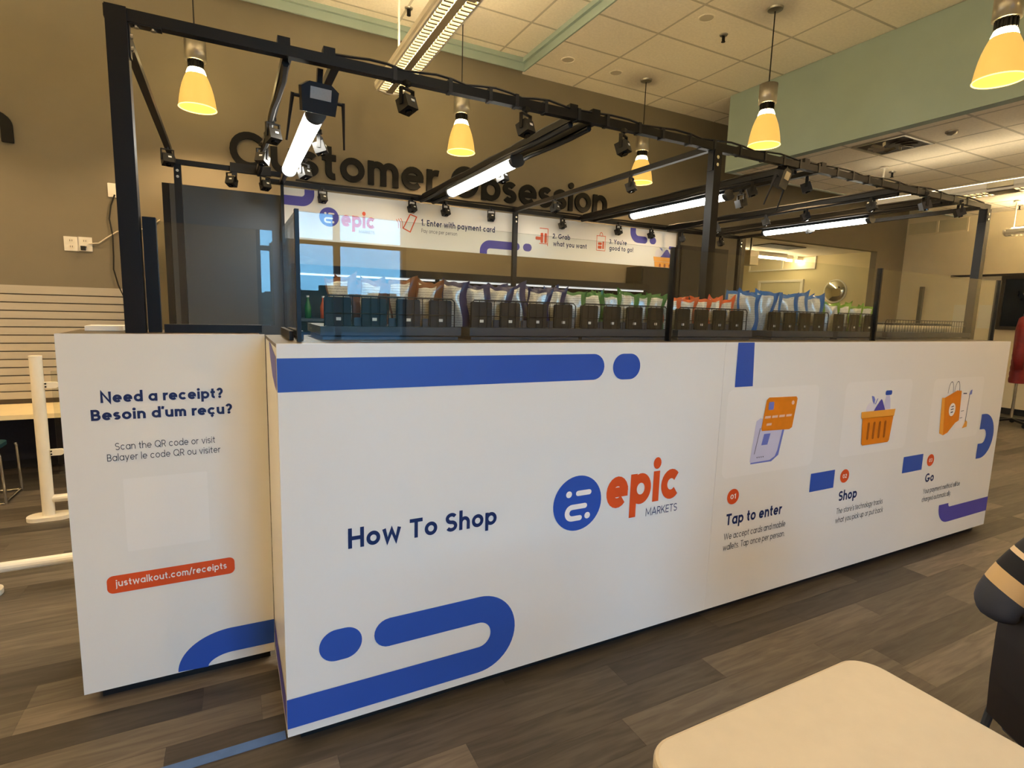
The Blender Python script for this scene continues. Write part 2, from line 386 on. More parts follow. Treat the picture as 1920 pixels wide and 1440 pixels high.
# vinyl floor planks: tone drawn per plank, grain along the plank
def plank_mat(name, per_island):
    m = bpy.data.materials.new(name); m.use_nodes = True; t = m.node_tree; b = t.nodes['Principled BSDF']
    g = t.nodes.new('ShaderNodeNewGeometry'); oi = t.nodes.new('ShaderNodeObjectInfo')
    rnd = g.outputs['Random Per Island'] if per_island else oi.outputs['Random']
    tone = t.nodes.new('ShaderNodeValToRGB'); tone.color_ramp.interpolation = 'LINEAR'
    cols = [(0, (64,59,53)), (.25, (80,75,67)), (.5, (94,88,79)), (.75, (113,105,94)), (1, (72,67,60))]
    e = tone.color_ramp.elements; e[0].position = 0; e[1].position = 1
    for p, c in cols[1:-1]: e.new(p)
    for el, (p, c) in zip(e, cols): el.color = lin(c)+(1,)
    t.links.new(rnd, tone.inputs[0])
    ml = t.nodes.new('ShaderNodeMath'); ml.operation = 'MULTIPLY'; ml.inputs[1].default_value = 57; t.links.new(rnd, ml.inputs[0])
    cx = t.nodes.new('ShaderNodeCombineXYZ'); t.links.new(ml.outputs[0], cx.inputs[0]); t.links.new(ml.outputs[0], cx.inputs[2])
    ad = t.nodes.new('ShaderNodeVectorMath'); t.links.new(g.outputs['Position'], ad.inputs[0]); t.links.new(cx.outputs[0], ad.inputs[1])
    mp = t.nodes.new('ShaderNodeMapping'); mp.inputs['Scale'].default_value = (1.6,16,1); t.links.new(ad.outputs[0], mp.inputs[0])
    n = t.nodes.new('ShaderNodeTexNoise'); n.inputs['Scale'].default_value = 2.2; n.inputs['Detail'].default_value = 8; n.inputs['Distortion'].default_value = .8
    t.links.new(mp.outputs[0], n.inputs['Vector'])
    rp = t.nodes.new('ShaderNodeValToRGB'); rp.color_ramp.elements[0].position = .32; rp.color_ramp.elements[1].position = .68
    rp.color_ramp.elements[0].color = (.62,.6,.58,1); rp.color_ramp.elements[1].color = (1.1,1.08,1.05,1)
    t.links.new(n.outputs[0], rp.inputs[0])
    mu = t.nodes.new('ShaderNodeMixRGB'); mu.blend_type = 'MULTIPLY'; mu.inputs[0].default_value = 1
    t.links.new(tone.outputs[0], mu.inputs[1]); t.links.new(rp.outputs[0], mu.inputs[2]); t.links.new(mu.outputs[0], b.inputs['Base Color'])
    b.inputs['Roughness'].default_value = .5; b.inputs['Specular IOR Level'].default_value = .35
    bp = t.nodes.new('ShaderNodeBump'); bp.inputs['Strength'].default_value = .12; bp.inputs['Distance'].default_value = .004
    t.links.new(n.outputs[0], bp.inputs['Height']); t.links.new(bp.outputs[0], b.inputs['Normal'])
    MATS[name] = m
plank_mat('plank', False); plank_mat('plank_far', True)
mat('subfloor', (52,44,36), .9)

# ------------------------------------------------------------------ the room
ZC, ZK, ZL = 4.63, 4.77, 3.63            # main ceiling, coffer, low ceiling
YB, XR, XL, YF = 4.70, 12.40, -4.50, -4.50
XB, YE = 6.14, 3.84                      # bulkhead face, far end of the low ceiling
YR = 9.2                                 # end of the side room
XC, YC0 = 3.31, -3.4                     # coffer right side / near side
floor = struct('floor', M().box(XL, XR, YF, YR, -.12, -.005), 'subfloor')
PW, PL = .152, 1.22
pm = None; cells = []; rowi = 0; yy = YF
while yy < YR-.001:
    y1 = min(yy+PW, YR); x = XL-random.random()*PL
    while x < XR:
        a, b_ = max(x, XL), min(x+PL, XR); x += PL
        if b_-a > .02 and (yy < YB or a > 7.0): cells.append((a, b_, yy, y1))
    yy += PW
def seen(c):
    p = Vector(((c[0]+c[1])/2, (c[2]+c[3])/2, 0))-CAM; d = p.dot(FWD)
    if d < .3: return 1e9
    u, v = p.dot(RGT)/d*F, -p.dot(UP)/d*F
    return d if abs(u) < 1150 and abs(v) < 900 else 1e6+d
full = [c for c in cells if abs(c[1]-c[0]-PL) < .001 and abs(c[3]-c[2]-PW) < .001]
full.sort(key=seen); near = set(full[:300])
pm = M().box(0, PL-.0008, 0, PW-.0008, -.005, 0).mesh('plank', 'plank')
for c in full[:300]:
    o = bpy.data.objects.new('plank', pm); o.location = (c[0], c[2], 0); link(o, floor)
m = M()
for c in cells:
    if c not in near: m.box(c[0], c[1]-.0008, c[2], c[3]-.0008, -.005, 0)
o = part('floor_planks', m, 'plank_far', floor); o['kind'] = 'stuff'

XO0, XO1, ZO = 7.69, 11.45, 2.98         # opening to the side room
struct('wall_back', M().box(XL-.15, XO0, YB, YB+.12, 0, 5).box(XO1, XR+.15, YB, YB+.12, 0, 5).box(XO0, XO1, YB, YB+.12, ZO, 5), 'wall_taupe')
struct('wall_left', M().box(XL-.15, XL, YF, YB, 0, 5), 'wall_tan')
struct('wall_right', M().box(XR, XR+.15, YF-.15, YR+.15, 0, 5), 'wall_tan')
WX0, WX1, WZ0, WZ1 = .22, 1.84, .12, 3.55
struct('wall_front', M().box(XL-.15, WX0, YF-.15, YF, 0, 5).box(WX1, XR, YF-.15, YF, 0, 5).box(WX0, WX1, YF-.15, YF, WZ1, 5).box(WX0, WX1, YF-.15, YF, 0, WZ0), 'wall_front')
struct('wall_side_room', M().box(XO0-.12, XO0, YB+.12, YR, 0, 3.2).box(XO0-.12, XR, YR, YR+.15, 0, 3.4), 'wall_cream')
struct('wall_side_lining', M().box(XR-.012, XR, YB+.125, YR-.005, 0, 3.095), 'wall_cream')
struct('ceiling_side_room', M().box(XO0-.12, XR, YB+.12, YR, 3.10, 3.22), 'tile')
struct('baseboard_right', M().box(XR-.014, XR, YF, YB, 0, .11), 'kick')
struct('baseboard_back', M().box(XL, XO0, YB-.014, YB, 0, .11), 'kick')
# main ceiling: slab, then tiles and grid below it
ceil = struct('ceiling', M().box(XC+.02, XR, YF, YB, ZC+.05, 5).box(XL, XC+.02, 4.62, YB, ZC+.05, 5).box(XL, XC+.02, YF, YC0, ZC+.05, 5).box(XL, XC+.02, YC0, 4.62, ZK+.05, 5.0), 'tile')
def tiles(x_lines, y_lines, z, x0, x1, y0, y1, parent):
    xs = [x0]+sorted(x for x in x_lines if x0+.03 < x < x1-.03)+[x1]; ys = [y0]+sorted(y for y in y_lines if y0+.03 < y < y1-.03)+[y1]
    cache = {}; g = M()
    for i in range(len(xs)-1):
        for j in range(len(ys)-1):
            k = (round(xs[i+1]-xs[i], 3), round(ys[j+1]-ys[j], 3))
            if k not in cache: cache[k] = M().box(.006, k[0]-.006, .006, k[1]-.006, 0, .018).mesh('ceiling_tile', 'tile')
            o = bpy.data.objects.new('ceiling_tile', cache[k]); o.location = (xs[i], ys[j], z); link(o, parent); OFF[o] = (0,0,0)
    for x in xs[1:-1]: g.box(x-.012, x+.012, y0, y1, z-.002, z+.006)
    for y in ys[1:-1]: g.box(x0, x1, y-.012, y+.012, z-.0025, z+.0055)
    part('ceiling_grid', g, 'grid', parent)
tiles([4.11+1.28*k for k in range(-1, 3)], [4.345-.66*k for k in range(14)], ZC, XC+.02, XB, YF, YB, ceil)
tiles([XB+.6+1.28*k for k in range(6)], [4.345], ZC, XB, XR, YE, YB, ceil)
tiles([2.957-1.28*k for k in range(7)], [3.775-.66*k for k in range(-2, 12)], ZK, XL+.6, XC, YC0, 4.60, ceil)
# painted step around the coffer
cof = struct('trim_1', M().box(XL+.6, XC+.02, 4.60, 4.62, ZC-.004, ZK).box(XC, XC+.02, YC0, 4.60, ZC-.004, ZK).box(XL+.6, XC+.02, YC0-.02, YC0, ZC-.004, ZK).box(XL+.58, XL+.6, YC0-.02, 4.62, ZC-.004, ZK), 'mint')
part('cove_moulding', M().box(XL+.6, XC, 4.565, 4.60, ZK-.055, ZK-.002).box(XC-.035, XC, YC0, 4.565, ZK-.055, ZK-.002), 'mint', cof)
# bulkhead and low ceiling on the right
struct('wall_bulkhead', M().box(XB, XB+.12, YF, YE, ZL-.012, ZC), 'mint')
low = struct('ceiling_low', M().box(XB+.12, XR, YF, YE-.05, ZL+.05, ZL+.16), 'tile')
part('edge_trim', M().box(XB+.12, XR, YE-.05, YE, ZL-.012, ZL+.30), 'trim_pale', low)
tiles([6.42+.615*k for k in range(10)], [1.035+.615*k for k in range(-9, 5)], ZL, XB+.12, XR, YF, YE-.05, low)

# window behind the camera: frame, mullions, panes
win = struct('window_1', M().box(WX0, WX1, YF-.13, YF-.03, WZ0, WZ0+.06).box(WX0, WX1, YF-.13, YF-.03, WZ1-.06, WZ1).box(WX0, WX0+.05, YF-.13, YF-.03, WZ0+.06, WZ1-.06).box(WX1-.05, WX1, YF-.13, YF-.03, WZ0+.06, WZ1-.06), 'window_frame')
part('mullion', M().box(1.02-.035, 1.02+.035, YF-.12, YF-.04, WZ0+.06, WZ1-.06), 'window_frame', win)
part('mullion', M().box(.44, .52, YF-.12, YF-.04, WZ0+.06, 2.31), 'window_frame', win)
part('transom_bar', M().box(WX0+.05, WX1-.05, YF-.12, YF-.04, 2.34-.03, 2.34+.03), 'window_frame', win)
for x0, x1, z0, z1 in ((WX0+.05, .44, WZ0+.06, 2.31), (.52, .985, WZ0+.06, 2.31), (1.055, WX1-.05, WZ0+.06, 2.31), (WX0+.05, .985, 2.37, WZ1-.06), (1.055, WX1-.05, 2.37, WZ1-.06)):
    part('pane', M().box(x0, x1, YF-.085, YF-.075, z0, z1), 'window_glass', win)
pl = bpy.data.lights.new('window_portal', 'AREA'); pl.shape = 'RECTANGLE'; pl.size = WX1-WX0; pl.size_y = WZ1-WZ0; pl.cycles.is_portal = True
po = bpy.data.objects.new('window_portal', pl); po.location = ((WX0+WX1)/2, YF-.16, (WZ0+WZ1)/2); po.rotation_euler = (math.radians(90), 0, 0); link(po)
# what stands outside that window
o = solo('car_park', M().box(-40, 40, -60, YF-.16, -.3, -.15), 'asphalt', 'grey asphalt car park outside the window', 'car park'); o['kind'] = 'structure'
hd = M()
for i in range(40):
    x = -30+i*1.6; hgt = 2.2+random.random()*.7; hd.box(x, x+1.65, -36, -34.6-random.random()*.5, -.15, hgt)
solo('hedge', hd, 'hedge', 'clipped dark hedge along the far side of the car park', 'hedge')

# ------------------------------------------------------------------ the long counter and its printed front
H, Z0, LN, DP = 1.498, .056, 5.124, .60
ctr = thing('display_counter', 'long white laminate counter printed with How To Shop and blue stripes', 'counter', (LN/2, .3, 0))
part('toe_kick', M().box(.05, LN-.05, .05, DP-.02, .001, Z0), 'kick', ctr)
part('counter_body', M().box(.022, LN-.02, .022, DP, Z0, H-.012), 'laminate', ctr)
part('counter_top', M().box(0, LN, .0205, DP, H-.012, H), 'counter_top', ctr)
SE = [0, 2.095, LN]
for a, b_ in zip(SE[:-1], SE[1:]):
    f = part('front_panel', M().box(a+.0006, b_-.0006, 0, .02, Z0, H+.002), 'laminate', ctr)
    if a == 0: FP = f
    else: FP2 = f
side = part('side_panel', M().box(.0, .0215, .0205, .572, Z0, H-.0125), 'laminate', ctr)
part('side_panel', M().box(LN-.0195, LN, .0205, DP, Z0, H-.0125), 'laminate', ctr)
E_ = -.0012
pf = lambda y: (lambda a, b: (a, y, b))
def pr(name, matname, polys, parent, y=E_):
    m = M()
    for i, q in enumerate(polys): m.quads([q], pf(y-.00002*i))
    return part(name, m, matname, parent)
# big blue strokes
pr('blue_stripe', 'blue', [[(0,1.337),(1.286,1.337)]+arc(1.286, 1.394, .058, .0573, -90, 90, 14)+[(0,1.4515)]], FP)
pr('blue_dot', 'blue', [rrect(1.392, 1.548, 1.333, 1.4505, .0585, 10)], FP)
pr('blue_stub', 'blue', [[(2.183,1.268),(2.318,1.268),(2.304,1.499),(2.183,1.499)]], FP2)
pr('blue_dot', 'blue', [rrect(.115, .271, .312, .437, .062, 10)], FP)
pr('blue_loop', 'blue', strip([(.376,.376)]+[(.758,.376)]+arc(.758, .262, .114, .114, 90, -90, 24)[1:]+[(0,.148)], .117)+[disc(.376, .376, .0585, n=24)], FP)
pr('blue_block', 'blue', [[(2.885,.611),(3.114,.611),(3.114,.724),(2.885,.724)]], FP2)
pr('blue_block', 'blue', [[(3.855,.615),(4.095,.615),(4.095,.728),(3.855,.728)]], FP2)
pr('blue_hook', 'blue', strip([(4.836,.9)]+arc(4.888, .787, .113, .113, 90, -90, 24)+[(4.836,.674)], .116), FP2)
pr('blue_hook', 'violet_blue', [[(4.398,.314),(4.527,.314)]+[(4.530,.296),(4.545,.284),(LN,.284),(LN,.170)]+[(4.56,.168)]+arc(4.54, .30, .142, .132, 270, 180, 10)[1:]], FP2)
# the same stripe wrapping the corner
sm = M(); pts = [(0, 1.4515)]+[(.0+.34*math.sin(math.radians(a))*1.0, 1.4515+.034*(1-math.cos(math.radians(a)))) for a in (30, 60, 90)]
sp = [(.021, 1.455), (.15, 1.468), (.26, H-.013), (.34, H-.013), (.30, 1.43), (.2, 1.37), (.1, 1.345), (.021, 1.337)]
sm.add([(-.0012, a, b) for a, b in sp], [list(range(len(sp)))]); part('stripe_return', sm, 'violet_blue', side)
sm = M(); sp = [(.021, .09), (.57, .09), (.57, .208), (.021, .208)]
sm.add([(-.0012, a, b) for a, b in sp], [list(range(4))]); part('stripe_return', sm, 'violet_blue', side)
lettering('lettering_how_to_shop', 'How To Shop', .224, .829, .744, .078, .135, 'navy', FP, E_)
# round logo and wordmark
def logo(cx, cz, rx, rz, parent, y, blue='blue', white='print_white'):
    pr('logo_disc', blue, [disc(cx, cz, rx, rz, 44)], parent, y)
    T = lambda q: [(cx+a*rx, cz+b*rz) for a, b in q]; w = .19
    for i, qs in enumerate((strip([(.0,.36),(.46,.36)], w, rnd=True), [disc(-.38, .36, .12, n=18)], strip([(.30,-.12),(-.22,-.12)]+arc(-.22, -.33, .21, .21, 90, 270, 12)+[(.1,-.54)], w, rnd=True), [disc(.42, -.50, .12, n=18)])):
        pr('logo_mark', white, [T(q) for q in qs], parent, y-.0009)
logo(1.2345, .777, .1295, .1285, FP, E_)
lettering('lettering_epic', 'epic', 1.393, 1.842, .722, .215, .155, 'orange', FP, E_, gap=.05)
lettering('lettering_markets', 'MARKETS', 1.637, 1.839, .654, .040, .075, 'navy', FP, E_, gap=.1)
# three steps
for k, (x, ttl, tx1, l1, l1x, l2, l2x, nn) in enumerate([
    (2.196, 'Tap to enter', 2.650, 'We accept cards and mobile', 2.696, 'wallets. Tap once per person.', 2.698, '01'),
    (3.174, 'Shop', 3.368, 'The store’s technology tracks', 3.668, 'what you pick up or put back', 3.682, '02'),
    (4.154, 'Go', 4.272, 'Your payment method will be', 4.655, 'charged automatically.', 4.540, '03')]):
    cx = x+.044
    pr('step_disc', 'orange', [disc(cx, .672, .045, .043)], FP2)
    lettering('lettering_number', nn, cx-.021, cx+.021, .659, .026, .13, 'print_white', FP2, E_-.0009)
    lettering('lettering_title', ttl, x+.006, tx1, .514, .064, .135, 'navy', FP2, E_)
    lettering('lettering_line', l1, x, l1x, .432, .037, .072, 'ink', FP2, E_)
    lettering('lettering_line', l2, x, l2x, .372, .037, .072, 'ink', FP2, E_)
for (a, b_, c, d) in ((2.14, 2.882, .780, 1.256), (3.136, 3.848, .795, 1.258), (4.115, 4.80, .80, 1.246)):
    pr('print_card', 'laminate_card', [rrect(a, b_, c, d, .04)], FP2, -.0006)
# card reader with bank card
pr('reader_shadow', 'lilac_blue', [[(2.352,.838),(2.52,.838),(2.575,.87),(2.612,1.04),(2.4,1.06)]], FP2, E_)
pr('reader_body', 'lilac', [[(2.345,.852),(2.356,.846),(2.505,.848),(2.545,.866),(2.562,.90),(2.594,1.04),(2.40,1.09),(2.372,1.075),(2.366,1.04)]], FP2, E_-.0008)
pr('reader_screen', 'lilac_blue', [[(2.425,.938),(2.474,.938),(2.492,1.0),(2.44,1.0)]], FP2, E_-.0016)
pr('reader_line', 'slate', [[(2.373,.892),(2.377,.892),(2.408,1.035),(2.404,1.035)]], FP2, E_-.0016)
pr('reader_keys', 'slate', [disc(2.40+.016*i, .872, .004, n=8) for i in range(4)], FP2, E_-.0016)
pr('bank_card', 'amber', [[(2.412,1.03),(2.42,1.018),(2.645,1.012),(2.667,1.022),(2.692,1.185),(2.680,1.197),(2.455,1.201),(2.437,1.188)]], FP2, E_-.0024)
pr('bank_card_chip', 'lilac_blue', [rrect(2.455, 2.497, 1.132, 1.176, .006, 3)], FP2, E_-.0032)
for i in range(4): pr('bank_card_numbers', 'peach', [[(2.432+.058*i,1.086),(2.478+.058*i,1.086),(2.480+.058*i,1.099),(2.434+.058*i,1.099)]], FP2, E_-.0032)
pr('bank_card_name', 'peach', [[(2.45,1.045),(2.49,1.045),(2.492,1.058),(2.452,1.058)]], FP2, E_-.0032)
pr('bank_card_mark', 'peach', [disc(2.655, 1.163, .012, n=12)], FP2, E_-.0032)
# shopping basket
pr('bottle', 'lilac', [[(3.545,1.07),(3.625,1.07),(3.612,1.135),(3.60,1.16),(3.565,1.16),(3.556,1.135)]], FP2, E_)
pr('bottle_cap', 'blue', [rrect(3.550, 3.622, 1.162, 1.192, .012, 4)], FP2, E_-.0008)
pr('produce', 'lilac_pale', [disc(3.41, 1.075, .05)], FP2, E_)
pr('produce_leaf', 'lilac_blue', [[(3.405,1.165),(3.42,1.13),(3.44,1.11),(3.445,1.14),(3.43,1.16)], [(3.448,1.112),(3.468,1.145),(3.476,1.145),(3.456,1.108)]], FP2, E_-.0008)
pr('produce_cone', 'violet_blue', [[(3.435,1.06),(3.57,1.06),(3.525,1.13),(3.512,1.14),(3.498,1.13)]], FP2, E_-.0016)
pr('basket_rim', 'amber_light', [[(3.318,1.026),(3.315,1.068),(3.68,1.068),(3.672,1.022)]], FP2, E_-.0024)
pr('basket_body', 'amber', [[(3.348,.862),(3.362,.852),(3.634,.852),(3.648,.864),(3.666,1.024),(3.33,1.028)]], FP2, E_-.0024)
pr('basket_slots', 'amber_dark', [rrect(3.392+.06*i, 3.414+.06*i, .885, .998, .0105, 4) for i in range(4)], FP2, E_-.0032)
# shopping bag and receipt
for cx_ in (4.345, 4.43): pr('bag_handle', 'slate', strip(arc(cx_, 1.14, .034, .08, 0, 180, 12), .005), FP2, E_)
pr('bag_front', 'amber', [[(4.315,.840),(4.372,.855),(4.46,.92),(4.508,.935),(4.492,1.150),(4.43,1.155),(4.275,1.11)]], FP2, E_-.0008)
pr('bag_side', 'amber_light', [[(4.262,.858),(4.315,.840),(4.275,1.11),(4.238,1.112)]], FP2, E_-.0012)
pr('bag_label', 'print_white', [disc(4.392, 1.02, .043, .047)], FP2, E_-.0016)
pr('bag_label_mark', 'slate', strip([(4.375,1.04),(4.41,1.045)], .007)+strip([(4.372,1.02),(4.41,1.025)], .007)+strip([(4.375,1.0),(4.405,1.004)], .009), FP2, E_-.0024)
pr('receipt', 'print_white', [[(4.465,.872),(4.60,.885),(4.62,1.13),(4.515,1.135)]], FP2, E_)
pr('receipt_lines', 'slate', strip([(4.612,1.12),(4.598,.90)], .007)+strip([(4.52,1.0),(4.56,1.004)], .004)+strip([(4.515,.95),(4.55,.953)], .004)+strip([(4.52,1.13),(4.57,1.128)], .008), FP2, E_-.0008)
pr('receipt_clip', 'lilac_blue', [[(4.60,1.115),(4.64,1.12),(4.638,1.155),(4.615,1.145)]], FP2, E_-.0016)
pr('receipt_foot', 'amber_light', [[(4.565,.872),(4.63,.88),(4.628,.915),(4.605,.93)]], FP2, E_-.0016)

# ------------------------------------------------------------------ the short receipt counter on the left
D0, WL, DL = .577, .706, .98
rc = thing('receipt_counter', 'narrow white counter end reading Need a receipt with a blank code square', 'counter', (-WL/2, .78, 0))
part('toe_kick', M().box(-WL+.05, -.02, D0+.05, DL-.02, .001, Z0), 'kick', rc)
part('counter_body', M().box(-WL+.02, -.021, D0+.022, DL, Z0, H-.012), 'laminate', rc)
part('counter_top', M().box(-WL, -.019, D0+.0205, DL, H-.012, H), 'counter_top', rc)
RP = part('front_panel', M().box(-WL, -.003, D0, D0+.02, Z0, H+.002), 'laminate', rc)
part('side_panel', M().box(-WL, -WL+.018, D0+.0205, DL, Z0, H-.0125), 'laminate', rc)
YP = D0-.0012
lettering('lettering_need', 'Need a receipt?', -.583, -.169, 1.237, .043, .15, 'navy', RP, YP, gap=.075)
lettering('lettering_besoin', 'Besoin d’um reçu?', -.616, -.137, 1.169, .043, .15, 'navy', RP, YP, gap=.075)
lettering('lettering_scan', 'Scan the QR code or visit', -.547, -.205, 1.049, .028, .07, 'ink', RP, YP, gap=.1)
lettering('lettering_balayer', 'Balayer le code QR ou visiter', -.575, -.187, 1.006, .028, .07, 'ink', RP, YP, gap=.1)
pr('code_square', 'laminate_card', [rrect(-.53, -.24, .63, .93, .004, 2)], RP, YP+.0004)
pr('address_pill', 'orange', [rrect(-.606, -.152, .463, .537, .022)], RP, YP)
lettering('lettering_address', 'justwalkout.com/receipts', -.578, -.183, .490, .029, .115, 'print_white', RP, YP-.0009, gap=.1)
pr('blue_curve', 'blue', [q for q in strip([(-.326,Z0+.001)]+arc(-.176, .058, .15, .098, 180, 90, 18)[1:]+[(-.003,.153)], .113)], RP, YP)

# ------------------------------------------------------------------ glass screens on the counters
ZG = 1.952
gs = thing('glass_screen', 'clear glass screen with thin black posts along the long counter', 'glass screen', (2.6, .12, H))
PX = [.085, 1.818, 3.555, LN-.02]
for x in PX: part('post', M().box(x-.007, x+.007, .105, .135, H+.002, ZG+.006), 'black_metal', gs)
for a, b_ in zip(PX[:-1], PX[1:]): part('pane', M().box(a+.008, b_-.008, .115, .125, H+.002, ZG), 'glass', gs)
part('return_pane', M().box(.08, .09, .145, .595, H+.02, ZG), 'glass', gs)
part('return_foot', M().box(.06, .075, .2, .56, H+.002, H+.035).box(.095, .11, .2, .56, H+.002, H+.035), 'black_metal', gs)
gl = thing('glass_screen', 'clear glass screen standing on the receipt counter beside the tall post', 'glass screen', (-.2, .75, H))
part('post', M().box(-.432, -.386, .735, .775, H+.002, ZG+.012), 'black_metal', gl)
part('pane', M().box(-.385, .05, .75, .76, H+.035, ZG), 'glass', gl)
part('base_rail', M().box(-.376, -.005, .735, .775, H+.002, H+.035), 'black_metal', gl)
solo('tablet', M().box(-.66, -.53, .82, .95, H+.002, H+.022), 'white_plastic', 'flat white plastic box lying on the receipt counter', 'device')

# ------------------------------------------------------------------ wire-fenced shelf trays behind the glass
TR = [(.19, .72), (.80, 1.335), (1.375, 1.905), (1.985, 2.51), (2.72, 3.255), (3.345, 3.79), (3.89, 4.97)]
words = ['first', 'second', 'third', 'fourth', 'fifth', 'sixth', 'seventh', 'eighth', 'ninth', 'tenth', 'eleventh', 'twelfth']
ZD = 1.552
for k, (a, b_) in enumerate(TR):
    t = thing('shelf_tray', 'black wire-fenced shelf tray behind the glass, %s from the left' % words[k], 'shelf tray', ((a+b_)/2, .38, H), 'shelf trays along the counter')
    part('deck', M().box(a-.02, b_+.02, .205, .58, ZD-.034, ZD), 'slate_shelf', t)
    part('lower_rail', M().box(a-.01, b_+.01, .215, .57, H+.002, ZD-.040), 'slate_shelf', t)
    fz = ZD+.118 if k != 6 else ZD+.085
    w = M(); w.tube([(a, .235, ZD), (a, .235, fz-.012), (a+.012, .235, fz), (b_-.012, .235, fz), (b_, .235, fz-.012), (b_, .235, ZD)], .0028, 6)
    w.cyl((a, .235, ZD+.05), (b_, .235, ZD+.05), .0018, 5)
    n = int((b_-a)/.034)
    for i in range(1, n): x = a+(b_-a)*i/n; w.cyl((x, .235, ZD), (x, .235, fz), .0017, 5)
    part('wire_fence', w, 'black_metal', t)
    if k == 6: continue
    n = 4 if b_-a > .5 else 3
    for i in range(n):
        x = a+.004+(b_-a-.11)*i/(n-1)
        bn = part('tray_back', M().prism(rrect(x, x+.10, ZD, ZD+.112, .008, 3), lambda p, q, d: (p, d, q), .252, .262), 'black_plastic', t)
        part('price_tag', M().box(x+.042, x+.06, .2505, .252, ZD+.022, ZD+.034), 'tag_white', bn)
        if i < n-1: part('divider', M().prism(rrect(x+.112, x+.15, ZD, ZD+.034, .006, 3), lambda p, q, d: (p, d, q), .262, .268), 'slate_shelf', t)

# snack bags
def bag_mesh(w, h, t, seed, trim):
    rs = random.Random(seed); nu, nv = 12, 12; m = M(); ph = [rs.random()*6 for _ in range(6)]; sl = rs.uniform(-.016, .016)
    def P(side, i, j):
        u = i/nu*2-1; v = j/nv
        fat = (max(0, 1-abs(u)**2.2))**.8*(math.sin(math.pi*min(1, v*.90+.06)))**.7
        if j == nv: fat = 0
        x = u*w/2*(1-.10*math.sin(math.pi*v))+.006*math.sin(ph[0]+7*v)
        z = v*h+(sl*u+.012*abs(u)**3+.004*math.sin(ph[2]+6*u))*(v**3)
        y = side*fat*t/2*(1+.14*math.sin(ph[3]+5*u+4*v)+.08*math.sin(ph[4]+11*v-6*u))
        if v > .9: y += .008*math.sin(ph[5]+6*u)*(v-.9)*10
        return (x, y, z)
    for side in (-1, 1):
        g = [[P(side, i, j) for j in range(nv+1)] for i in range(nu+1)]; k = len(m.v)
        for i in range(nu+1): m.v += g[i]
        for i in range(nu):
            for j in range(nv):
                q = [k+i*(nv+1)+j, k+(i+1)*(nv+1)+j, k+(i+1)*(nv+1)+j+1, k+i*(nv+1)+j+1]
                m.f.append(q if side < 0 else q[::-1])
                pale = side < 0 and 1 <= i <= nu-4 and j < nv-1
                m.mi.append(0 if pale else 1)
    return m.mesh('snack_bag', ['bag_white', trim], smooth=True)
runs = [('brown', 'brown-trimmed', .22, .70, 4, .125, .185), ('navy', 'navy-trimmed', .70, 1.33, 6, .125, .185), ('green', 'green-trimmed', 1.34, 1.96, 6, .125, .18),
        ('orange', 'orange-trimmed', 1.97, 2.50, 5, .125, .17), ('blue', 'tall blue-trimmed', 2.55, 3.28, 6, .15, .225), ('lime', 'lime-trimmed', 3.34, 3.84, 4, .13, .175)]
for ri, (c, adj, x0, x1, n, w, h) in enumerate(runs):
    for row in (0, 1):
        for i in range(n):
            me = bag_mesh(w*(.95+.1*random.random()), h*(.96+.08*random.random()), .065, ri*31+i*7+row*3, 'bag_'+c)
            o = bpy.data.objects.new('snack_bag', me)
            o.location = (x0+.06+(x1-x0-.12)*i/(n-1)+random.uniform(-.01, .01)+row*.03, .325+row*.105+random.uniform(-.006, .006), ZD+.001)
            o.rotation_euler = (random.uniform(-.04, .12), random.uniform(-.10, .10), -random.uniform(.25, .6)-.05*i/n); link(o)
            tag(o, '%s white snack bag, %s from left in the %s row of its colour' % (adj, words[i], ('front', 'back')[row]), 'snack bag', 'snack bags on the shelf trays')
for i in range(8):
    x = 3.96+.13*i; t = thing('snack_tub', 'small clear tub with dark lid in the last tray, %s from the left' % words[i], 'tub', (x, .34, ZD+.001), 'tubs in the last tray')
    part('tub', M().lathe([(0, ZD+.001), (.04, ZD+.001), (.048, ZD+.05), (0, ZD+.05)], (x, .34, 0), 20), 'tub_clear', t, True)
    part('lid', M().lathe([(0, ZD+.05), (.05, ZD+.05), (.05, ZD+.062), (.02, ZD+.066), (0, ZD+.066)], (x, .34, 0), 20), 'lid_dark', t)

# ------------------------------------------------------------------ overhead gantry
ZT, YG, YH, YQ = 2.698, .72, 3.52, 3.20          # rail height, front rail, rear rail, rear rail of the entry bay
gt = thing('gantry_frame', 'black metal gantry of posts and rails standing over the whole counter', 'frame', (2.8, 2.0, 0))
def rail(name, p0, p1, s=.04): return part(name, M().bar(p0, p1, s, s), 'black_metal', gt)
part('post', M().box(-.505, -.437, YG-.034, YG+.034, H+.001, ZT+.0215), 'black_metal', gt)
part('post', M().box(2.645, 2.705, YG-.03, YG+.03, .001, ZT-.0225), 'black_metal', gt)
part('post', M().box(6.12, 6.19, YG-.034, YG+.034, .001, ZT-.0225), 'black_metal', gt)
part('post', M().box(-.47, -.42, YQ-.025, YQ+.025, .001, ZT-.02), 'black_metal', gt)
part('post', M().box(2.665, 2.715, YH-.02, YH+.02, .001, ZT-.02), 'black_metal', gt)
part('post', M().box(6.16, 6.21, YH-.025, YH+.025, .001, ZT-.02), 'black_metal', gt)
for x in (.335, 5.075): part('post', M().box(x-.013, x+.013, YH-.015, YH+.015, .001, ZT-.02), 'black_metal', gt)
part('front_rail', M().bar((-.51, YG, ZT), (6.20, YG, ZT), .042, .044), 'black_metal', gt)
rail('rear_rail', (.20, YH, ZT), (6.21, YH, ZT))
rail('rear_rail', (-.47, YQ, ZT), (.30, YQ, ZT), .036)
